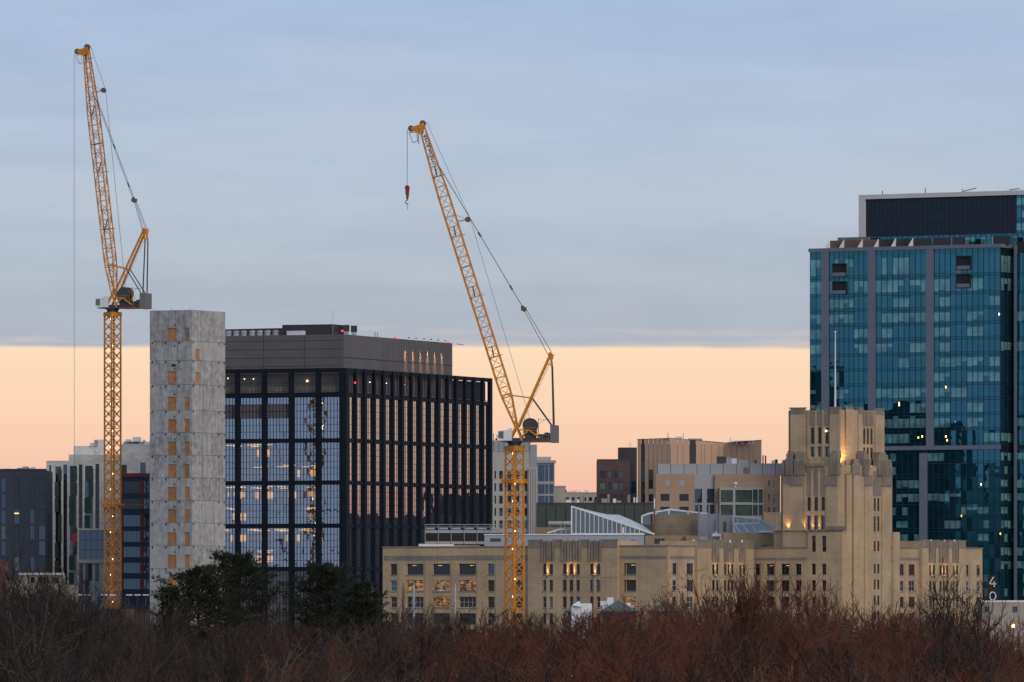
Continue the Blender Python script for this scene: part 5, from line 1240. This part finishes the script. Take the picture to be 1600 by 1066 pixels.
    for i, (a, b) in enumerate(zip(edges, edges[1:])):
        dark = (a, b) in ((1002, 1007.3), (1077.5, 1087.3))
        m = MB(); d0, d1 = dep(a), dep(b); g_ = .04
        v = [(X(a, d0) + g_, d0), (X(b, d1) - g_, d1), (X(b, d1) - g_, d1 + 1), (X(a, d0) + g_, d0 + 1)]
        m.prism(v, 20, 1); m.v[4:8] = [(p[0], p[1], Z(ty(a if k in (0, 3) else b), p[1])) for k, p in enumerate(v)]
        obj('cladding_panel', m, DKMET if dark else COPPER, t)
    obj('wall', MB().prism([(X(996.5, D + 9), D + 9), (X(1189, D + 9), D + 9), (X(1189, D + 30), D + 30), (X(997, D + 30), D + 30)], 0, Z(694, D + 9)), DKMET, t)
    obj('roof_edge', MB().beam((X(996, D), D + 3, Z(686.3, D)), (X(1048, D), D + .2, Z(684.8, D)), .12).beam((X(1048, D), D + .2, Z(684.8, D)), (X(1135, dep(1135)), dep(1135), Z(692.3, dep(1135))), .12).beam((X(1135, dep(1135)), dep(1135), Z(692.3, dep(1135))), (X(1190, dep(1190)), dep(1190), Z(687.8, dep(1190))), .12), DKMET, t)
    obj('sloped_roof', MB().poly([(X(1133, D + 5), D + 6, Z(691.8, D + 6)), (X(1160, D - 6), D - 5, Z(690, D - 5)), (X(1188, D + 5), D + 6, Z(688.2, D + 6)), (X(1150, D + 20), D + 20, Z(688.5, D + 20))]), GALV, t)
    for a, b, y0, y1 in ((1013.5, 1020.5, 734, 764), (1002.5, 1007, 722, 764), (1004, 1008, 772, 784), (1014, 1020.5, 772, 784)): obj('window', MB().box(X(a, D), X(b, D), D - .3, D, Z(y1, D), Z(y0, D)), DARKG, t)
    for a, y, m_ in ((1044, 676, RUST), (1142, 683, GALV), (1068, 677, GALV)): obj('antenna', MB().beam((X(a, D), D + 3, Z(690, D)), (X(a, D), D + 3, Z(y, D)), .12), m_, t)
    obj('roof_unit', MB().box(X(1056, D), X(1066, D), D + 4, D + 7, Z(688, D), Z(682, D)), WHITE, t); obj('roof_unit', MB().box(X(1076, D), X(1098, D), D + 4, D + 7, Z(690, D), Z(684.8, D)), GALV, t)
    # beige laboratory building
    D = 2000; t = thing('beige_laboratory', 'beige brick laboratory building with grey metal penthouse and glazed bay', 'building', (X(1120, D), D, 0))
    def piece(p0, p1, yt, yb, d, m_, lst, gl, cols=1, rows=1, fr=FRAME):
        f = flat(p0, p1, D + d); ops = [(f.u(a), f.u(b), Z(y1, D + d), Z(y0, D + d)) for a, b, y0, y1 in lst]
        obj('wall', MB().block(0, f.L, 12, 0 if yb is None else Z(yb, D + d), Z(yt, D + d), ops, 0, .3), m_, t, f.M)
        for o in ops: window(f, t, o, 0, .3, gl, fr, cols, rows, .08)
        return f
    piece(1024.5, 1084, 740.5, None, 0, PINKB, [(1032, 1046, 772, 783), (1061.5, 1076, 772, 783), (1032, 1046, 792, 800), (1061.5, 1076, 792, 800)], DARKG, 3, 1)
    for a in (1039, 1061): obj('louvre', MB().box(X(a, D), X(a + 7.5, D), D - .06, D - .003, Z(760, D), Z(750.5, D)), GALV, t)
    piece(1084.3, 1116.5, 742, None, 2, GREYP, [(1085.5, 1097, 764, 786), (1104.5, 1116, 764, 786), (1085.5, 1097, 789, 806), (1104.5, 1116, 789, 806)], BLUEG, 3, 2)
    f = piece(1116.8, 1219, 740.8, None, 1, PINKB, [(1200.3, 1203, 750.5, 760.5), (1207.3, 1210, 750.5, 760.5), (1199.3, 1203, 773, 783), (1207.5, 1211.5, 773, 787), (1215.3, 1218, 773, 783), (1199.3, 1203, 793, 803), (1207.5, 1211.5, 793, 803), (1215.3, 1218, 793, 803)], LABG, 1, 1, FRAMEL)
    piece(1124.5, 1193, 762, None, -1.5, GREYP, [(1126, 1145, 766, 785), (1149, 1175.5, 766, 785), (1176.5, 1184, 765, 786), (1185.5, 1192, 765, 786), (1126, 1145, 789, 806), (1149, 1175.5, 789, 806), (1176.5, 1184, 789, 806), (1185.5, 1192, 789, 806)], LABG, 4, 3)
    px = 1028.0
    while px < 1222:
        w = min(20.5, 1224 - px); obj('penthouse_panel', MB().box(X(px, D) + .06, X(px + w, D) - .06, D + 3, D + 10, Z(742, D), Z(724.5 + (0 if px < 1116 else -.6), D)), GREYP, t); px += 20.5
    obj('vent_grille', MB().box(X(1162.5, D), X(1170, D), D + 2.8, D + 3, Z(739, D), Z(730, D)), CGREY, t)
    for a, b, y in ((1121, 1135, 713), (1135.5, 1143, 714), (1143.5, 1152, 716), (1155, 1170, 718), (1180, 1183, 718.5), (1193, 1195, 711), (1197, 1199, 711.5), (1207, 1211, 719), (1212, 1216, 717.5)): obj('roof_unit', MB().box(X(a, D), X(b, D), D + 4, D + 7, Z(725, D), Z(y, D)) if b - a > 2.5 else MB().beam((X(a, D), D + 4, Z(725, D)), (X(a, D), D + 4, Z(y, D)), .2, 6), rl.choice((GALV, WHITE, CDARK, GALV)), t)
    p = Vector((X(1149, D), D - 1, Z(762, D))); obj('satellite_dish', MB().ball(p + Vector((0, 0, 1.0)), .55, 0, 10, 6, .8).beam(p, p + Vector((0, 0, 1)), .12), WHITE, t)
    f = flat(1193, 1240, 1900); t = simple('tan_brick_annex', 'plain tan brick annex beside the stepped brick tower', 'building', f, Z(803, 1900), 14, TANB, [], None)
    f = flat(1535, 1640, 1400)
mid()

# ================================================================ street edge behind the trees
def street():
    # tapered stone posts
    for px, w, D, m_, lab in ((582, 4.2, 1320, PIPE, 'grey tapered post in front of the black block corner'), (630.5, 5.2, 1300, MIDB, 'dark brown tapered post in front of the brick building'), (646.5, 4.4, 1310, GALV, 'pale grey tapered post beside the dark brown post'), (711, 3.8, 1300, GALV, 'lone grey tapered post left of the right crane mast')):
        h = Z(911, D); r = w / F * D / 2; m = MB(); m.beam((0, 0, 0), (0, 0, h - 1.2), r * 1.15, 8, r2=r * .92); m.beam((0, 0, h - 1.2), (0, 0, h), r * .92, 8, r2=r * .2); m.box(-r * 1.5, r * 1.5, -r * 1.5, r * 1.5, 0, 1.2)
        obj('tapered_post', m, m_, None, T(X(px, D), D, 0), label=lab, category='post', group='tapered posts by the street')
    # green hipped roofs
    for k, (p0, p1, pk, lab) in enumerate(((939, 997, 967, 'green hipped roof pavilion with white chimney before the brick building'), (1016, 1066, 1041, 'green hipped roof pavilion without chimney, right of its twin'), (884, 916, 900, 'small green roofed pavilion beside white canvas, left of the others'))):
        D = 1330; t = thing('pavilion', lab, 'pavilion', (X(pk, D), D, 0), 'green roofed pavilions'); x0, x1, xm = X(p0, D), X(p1, D), X(pk, D); ze = Z(955, D); zp = Z(938 if k < 2 else 941, D); dd = 7
        wm = MB(); wm.box(x0 + .4, x1 - .4, D + .4, D + dd * 2 - .4, 0, ze); obj('wall', wm, REDB if k < 2 else MIDB, t)
        ap = (xm, D + dd, zp); c = [(x0, D, ze), (x1, D, ze), (x1, D + 2 * dd, ze), (x0, D + 2 * dd, ze)]
        for i in range(4): obj('roof_slope', MB().poly([c[i], c[(i + 1) % 4], ap]), GROOF, t)
        obj('eave', MB().box(x0 - .1, x1 + .1, D - .1, D + 2 * dd + .1, ze - .3, ze - .01), DKMET, t)
        if k < 2:
            for i in range(6): xx = x0 + 1 + i * (x1 - x0 - 2) / 6; obj('window', MB().box(xx, xx + .7, D + .3, D + .39, ze - 2.6, ze - 1.2), LITG if i % 2 else DARKG, t)
        if k == 0:
            obj('chimney', MB().box(X(950, D), X(959.5, D), D + 9, D + 10.5, ze, Z(933.5, D)), WHITE, t); obj('chimney', MB().box(X(939, D), X(949.5, D), D + 8.5, D + 10, ze - 1, Z(939, D)), WHITE, t)
            obj('white_gable', MB().box(X(976, D), X(987, D), D + 12, D + 13, ze, Z(942, D)), WHITE, t)
    D = 1322; m = MB(); m.poly([(X(893, D), D, Z(946, D)), (X(905, D), D + 3, Z(939, D)), (X(909, D), D, Z(945, D)), (X(908, D), D - 1, Z(948, D))]); m.box(X(908, D), X(925, D), D, D + 3, Z(958, D), Z(943, D)); m.box(X(893, D), X(908, D), D + .2, D + 3, 0, Z(948, D)); m.box(X(908.5, D), X(924.5, D), D + .2, D + 2.8, 0, Z(958, D))
    obj('canvas_awning', m, WHITE, None, None, label='white canvas covered shed beside the small green roof', category='shed')
    # low grey building with the street number
    D = 1400; f = flat(1533, 1650, D); ops = [(f.u(a), f.u(a + 8), Z(957, D), Z(948, D)) for a in (1538, 1582, 1612)]
    t = simple('street_number_building', 'low grey building with white roof edge at lower right, below number 40', 'building', f, Z(941, D), 10, BEIGE, ops, lambda i, o: BLUEG, cols=2, rows=2, par=.32, coping=WHITE)
    t2 = thing('number_sign', 'white upright number 40 standing on the low grey building', 'sign', (X(1551, D), D - .2, Z(938, D)))
    q = lambda px, py: (X(px, D), D - .2, Z(py, D)); r_ = .13
    m = MB()
    for a, b in (((1552, 902), (1545.6, 912.6)), ((1545.4, 912.4), (1556.6, 912.4)), ((1553.3, 908.5), (1553.3, 917.2)), ((1551.8, 902), (1553.2, 902.4))): m.beam(q(*a), q(*b), r_)
    obj('digit_four', m, WHITE, t2); m = MB(); n = 16
    pts = [q(1551 + 4.7 * math.cos(a), 931.5 - 6.3 * math.sin(a)) for a in [2 * math.pi * i / n for i in range(n)]]
    for a, b in zip(pts, pts[1:] + pts[:1]): m.beam(a, b, r_ * 1.1)
    obj('digit_zero', m, WHITE, t2); obj('sign_back', MB().box(X(1543, D), X(1558.5, D), D - .02, D + .15, Z(941, D), Z(899.5, D)), POCKET, t2)
    D = 1150; t = thing('street_lamp', 'street lamp glowing amber among branches at the lower right', 'lamp', (X(1583, D), D, 0)); zt = Z(978, D)
    obj('pole', MB().beam((X(1583, D), D, 0), (X(1583, D), D, zt - .3), .09, 6), CDARK, t); obj('globe', MB().ball((X(1583, D), D, zt), .27), AMBER, t)
street()
# ================================================================ trees
BARK = mat('dark_bark', (.062, .049, .042), .95, var=.3, scale=1.)
TWIGS = {'brown': mat('brown_twigs', (.095, .060, .042), .95, var=.5, scale=.5, rnd=1., col2=(.038, .026, .021)),
         'red': mat('reddish_twigs', (.205, .052, .022), .95, var=.5, scale=.5, rnd=1., col2=(.085, .030, .017)),
         'grey': mat('grey_twigs', (.165, .128, .10), .95, var=.5, scale=.5, rnd=1., col2=(.060, .044, .034)),
         'umber': mat('shade_umber_twigs', (.045, .020, .013), .95, var=.4, scale=.5, rnd=1., col2=(.022, .014, .011)),  # darker twigs put the shade of gaps between crowns into the colour
         'dark': mat('black_twigs', (.026, .019, .016), .95, var=.3, scale=.6)}
def bare_mesh(seed, H=22., base=.45, spread=.5, dens=.72, fine=.021, kinds=(9, 7, 8, 6), thick=1.):
    """bare tree: trunk and limbs in one mesh, branches and twigs in another"""
    r = random.Random(seed); tr = MB(); cr = MB()
    def vary(d, a):
        return (d + Vector((r.gauss(0, a), r.gauss(0, a), r.gauss(0, a)))).normalized()
    def stem(mb, p, d, L, r0, r1, n, wob, lift, sides):
        pts = [p]
        for i in range(n):
            d = vary(d, wob); d.z += lift; d.normalize(); q = p + d * (L / n)
            mb.beam(p, q, r0 + (r1 - r0) * i / n, sides, r2=r0 + (r1 - r0) * (i + 1) / n, cap=False); p = q; pts.append((q, d.copy()))
        return pts[1:]
    n1, n2, n3, n4 = kinds
    trunk = stem(tr, Vector((0, 0, 0)), Vector((0, 0, 1)), H * base, H * .016, H * .011, 5, .04, .1, 7)
    top, d0 = trunk[-1]
    ph = r.uniform(0, 6.28)
    for a in range(n1):
        az = ph + a * 2.4 + r.gauss(0, .25); tilt = r.uniform(.25, 1.) * spread + (0 if a else -.3)
        src = trunk[-1 - (a % 2)][0] if a else top
        d = Vector((math.cos(az) * math.sin(tilt), math.sin(az) * math.sin(tilt), math.cos(tilt)))
        L1 = (H - src.z) / max(.55, d.z) * r.uniform(.72, .92)
        limb = stem(tr, src, d, L1, H * .0075 * thick, H * .0022 * thick, 6, .10, .05, 5)
        for b in range(int(n2 * 1.0)):
            k = r.uniform(.25, 1); i = min(5, int(k * 6)); p, dd = limb[i]
            v = vary(dd, .55); v.z = abs(v.z) * .6 + .25; v.normalize(); L2 = L1 * r.uniform(.22, .38) * (1.15 - .45 * k)
            br = stem(cr, p, v, L2, H * .0026 * thick, H * .0011 * thick, 4, .14, .06, 3)
            for c in range(int(n3 * dens)):
                p2, d2 = br[r.randrange(4)]; w = vary(d2, .5); w.z += .15; w.normalize(); L3 = L2 * r.uniform(.3, .6)
                tw = stem(cr, p2, w, L3, fine * 1.3, fine, 3, .16, .15, 3)
                for e in range(int(n4 * dens)):
                    p3, d3 = tw[r.randrange(3)]; x = vary(d3, .5); x.z += .12; x.normalize()
                    stem(cr, p3, x, L3 * r.uniform(.3, .7), fine * .9, fine * .5, 2, .14, .16, 3)
    return tr, cr
def place(variant, name, label, px, D, py, kind, group=None, rz=None, wide=1., cat='tree'):
    (tm, cms, H) = variant
    zt = Z(py, D); s = zt / H
    M = T(X(px, D), D, 0) @ Matrix.Rotation(RT.uniform(0, 6.28) if rz is None else rz, 4, 'Z') @ Matrix.Diagonal((s * wide, s * wide, s, 1))
    o = bpy.data.objects.new(name, None); COL.objects.link(o); o.matrix_basis = M; WM[o.name] = M
    o['label'] = label; o['category'] = cat
    if group: o['group'] = group
    if kind not in cms: 
        me = cms['_'].copy(); me.materials.clear(); me.materials.append(TWIGS[kind]); cms[kind] = me
    obj('trunk', tm, None, o, M); obj('crown', cms[kind], None, o, M)
    return o
RT = random.Random(21)
VAR = []
for sd, kw in ((1, dict(spread=.55)), (2, dict(spread=.75, base=.5)), (3, dict(spread=.3, base=.55, kinds=(11, 8, 8, 6))), (4, dict(spread=.62, base=.4)), (5, dict(spread=.25, base=.5, kinds=(11, 8, 8, 6))), (6, dict(spread=.5, base=.52)), (7, dict(spread=.85, base=.58, dens=.5, fine=.026, kinds=(8, 7, 8, 6)))):
    a, b = bare_mesh(sd, **kw)
    tm = a.mesh('trunk', [BARK]); cm = b.mesh('crown', [BARK]); H = max(v[2] for v in b.v)
    VAR.append((tm, {'_': cm}, H))
PBARK = mat('pale_bark', (.095, .076, .063), .95, var=.35, scale=1.)
PALE_V = []
for sd, kw in ((41, dict(spread=.8)), (42, dict(spread=.6)), (43, dict(spread=.95))):
    a, b = bare_mesh(sd, base=.5, dens=.42, fine=.024, thick=1.2, **kw)
    PALE_V.append((a.mesh('trunk', [PBARK]), {'_': b.mesh('crown', [BARK])}, max(v[2] for v in b.v)))
prof = [(-60, 897), (0, 897), (60, 905), (120, 922), (230, 930), (300, 942), (450, 945), (600, 941), (700, 940), (800, 939), (900, 939), (1000, 941), (1050, 941), (1110, 934), (1180, 929), (1240, 933), (1300, 938), (1380, 943), (1440, 945), (1500, 943), (1540, 966), (1580, 968), (1680, 962)]
def pf(x):
    for (a, b), (c, d) in zip(prof, prof[1:]):
        if a <= x <= c: return b + (d - b) * (x - a) / (c - a)
    return 950
def kind_at(px):
    if RT.random() < (.36 if px < 700 else .2): return 'umber'
    if px > 700: return 'red' if RT.random() < min(.9, .6 + (px - 700) / 900) else RT.choice(('brown', 'grey'))
    return RT.choice(('brown', 'brown', 'grey', 'brown', 'red') if px > 330 else ('brown', 'brown', 'dark', 'brown'))
LAB = {'umber': 'bare shade-toned umber', 'brown': 'bare brown', 'red': 'bare reddish twigged', 'grey': 'bare pale grey', 'dark': 'bare blackish'}
SEC = ((72, 'slate block'), (150, 'pale stone block'), (235, 'left crane mast'), (352, 'concrete core'), (450, 'left half of the black block'), (598, 'right half of the black block'), (690, 'left end of the brick building'), (770, 'plant racks'), (850, 'right crane mast'), (900, 'white canvas shed'), (965, 'big skylight'), (1044, 'twin pavilions'), (1110, 'brick building corner'), (1180, 'fluted bays'), (1250, 'low wing before the tower'), (1320, 'stepped tower'), (1395, 'right side of the stepped tower'), (1450, 'white roof flashing'), (1535, 'rightmost fluted bays'), (9999, 'number 40 sign'))
def lab(k, px, i):
    return '%s tree, %s rows of wood, below the %s' % (LAB[k], ('farthest', 'far', 'middle', 'near', 'near')[i // 2], next(n for x, n in SEC if px < x))
rows = [(1150, 9, 40), (1070, 2, 46), (940, 6, 50), (820, 16, 58), (700, 28, 62), (600, 42, 70), (510, 58, 80), (430, 76, 92), (370, 94, 105)]
for ri, (D, drop, step) in enumerate(rows):
    px = -50 + RT.uniform(0, step)
    while px < 1660:
        k = kind_at(px); py = pf(px) + drop + RT.gauss(0, 7 + drop * .10) + 7 * math.sin(px * .021 + D)
        d = D * RT.uniform(.95, 1.05)
        place(RT.choice(PALE_V) if (D < 720 and RT.random() < .38) else RT.choice(VAR), 'bare_tree', lab(k, px, ri), px, d, py, k, 'bare trees of the wood', wide=RT.uniform(.95, 1.25))
        px += step * RT.uniform(.75, 1.25)
SP = []
for sd in (31, 32, 33):
    a, b = bare_mesh(sd, spread=.26, base=.55, dens=.5, kinds=(8, 6, 7, 5), fine=.020)
    SP.append((a.mesh('trunk', [BARK]), {'_': b.mesh('crown', [BARK])}, max(v[2] for v in b.v)))
for i, (px, py, D) in enumerate(((985, 925, 980), (1003, 915, 1000), (1060, 910, 940), (1078, 893, 900), (1096, 905, 960), (1112, 884, 880), (1132, 896, 930), (1150, 882, 900), (1190, 880, 940), (1208, 892, 900), (1225, 886, 960), (1246, 898, 900), (1268, 905, 930), (1290, 900, 880), (1310, 915, 940), (1352, 905, 900), (1385, 925, 940), (1415, 935, 900), (1450, 925, 930), (1490, 905, 880), (1500, 915, 900), (1600, 935, 860), (640, 932, 980), (610, 928, 950), (220, 925, 950), (245, 922, 930))):
    place(SP[i % 3], 'bare_tree', '%s slender bare tree above the wood before the %s' % (('upright', 'wispy', 'thin topped')[i % 3], next(n for x, n in SEC if px < x)), px, D, py, 'red' if px > 900 and i % 4 else 'grey', 'slender bare trees above the wood')
place(VAR[1], 'bare_tree', 'tall dark branching bare tree at the left picture edge', 38, 720, 822, 'dark', rz=1.0, wide=.9)
place(VAR[3], 'bare_tree', 'dark bushy bare tree cut by the left picture edge', 2, 700, 840, 'dark', rz=.4)
place(VAR[5], 'bare_tree', 'dark bare tree right of the tallest left edge tree', 80, 760, 858, 'dark', rz=2.0)
place(VAR[0], 'bare_tree', 'dark bare tree before the low beige building', 58, 820, 866, 'umber', rz=3.0)
place(VAR[3], 'bare_tree', 'dark forked bare tree rising against the right end of the brick building', 1512, 760, 860, 'dark', rz=2.2, wide=1.0)
place(VAR[4], 'bare_tree', 'slender red twigged tree reaching highest in front of the fluted bay', 1172, 900, 872, 'red', wide=.8)
# ---------------------------------------------------------------- pines
PINE = mat('pine_needles', (.020, .027, .012), .9, var=.45, scale=.7, rnd=0)
def pine(label, px, D, py, wpx, seed):
    r = random.Random(seed); zt = Z(py, D); Wd = wpx / F * D / 2
    t = thing('pine_tree', label, 'tree', (X(px, D), D, 0), 'dark pines'); B = T(X(px, D), D, 0)
    tr = MB(); cr = MB(); tr.beam((0, 0, 0), (0, 0, zt * .97), .42, 8, r2=.08)
    z0 = zt - 9.5
    n = 95
    for i in range(n):
        f = i / n; z = z0 + (zt - z0) * f ** .9; az = i * 2.4 + r.gauss(0, .3); env = (1 - f ** 2.6) ** .7 * r.uniform(.32, 1.25) + .10
        L = Wd * env; d = Vector((math.cos(az), math.sin(az), .10 + .38 * f)).normalized()
        p = Vector((0, 0, z)); q = p + d * L; q.z += L * .16; tr.beam(p, q, .09, 4, r2=.03, cap=False)
        for k in range(int(9 + L * 9)):
            g_ = r.uniform(.42, 1.06) ; c = p + (q - p) * g_; s_ = .36 * (1.15 - .4 * g_) * max(1, L / 3.5)
            c = c + Vector((r.gauss(0, s_), r.gauss(0, s_), r.gauss(.12, s_ * .42)))
            ax = (d * .6 + Vector((r.gauss(0, .4), r.gauss(0, .4), .55 + r.gauss(0, .25)))).normalized()
            for b in range(8):
                v = (ax + Vector((r.gauss(0, .55), r.gauss(0, .55), r.gauss(0, .4)))).normalized(); sd_ = v.cross(Vector((r.gauss(0, 1), r.gauss(0, 1), r.gauss(0, 1)))).normalized() * .045
                l = r.uniform(.28, .55); cr.poly([c - sd_, c + sd_, c + v * l])
    obj('trunk', tr, BARK, t, B); obj('crown', cr, PINE, t, B)
pine('broad dark pine in front of the concrete core', 310, 980, 897, 124, 1)
pine('tallest dark pine, right behind the broad one', 370, 1010, 875, 126, 2)
pine('dark pine in front of the black block', 508, 960, 891, 116, 3)
pine('small dark pine at the right of the pine group', 566, 940, 917, 96, 4)
pine('low dark pine at the left foot of the pine group', 268, 960, 922, 70, 5)
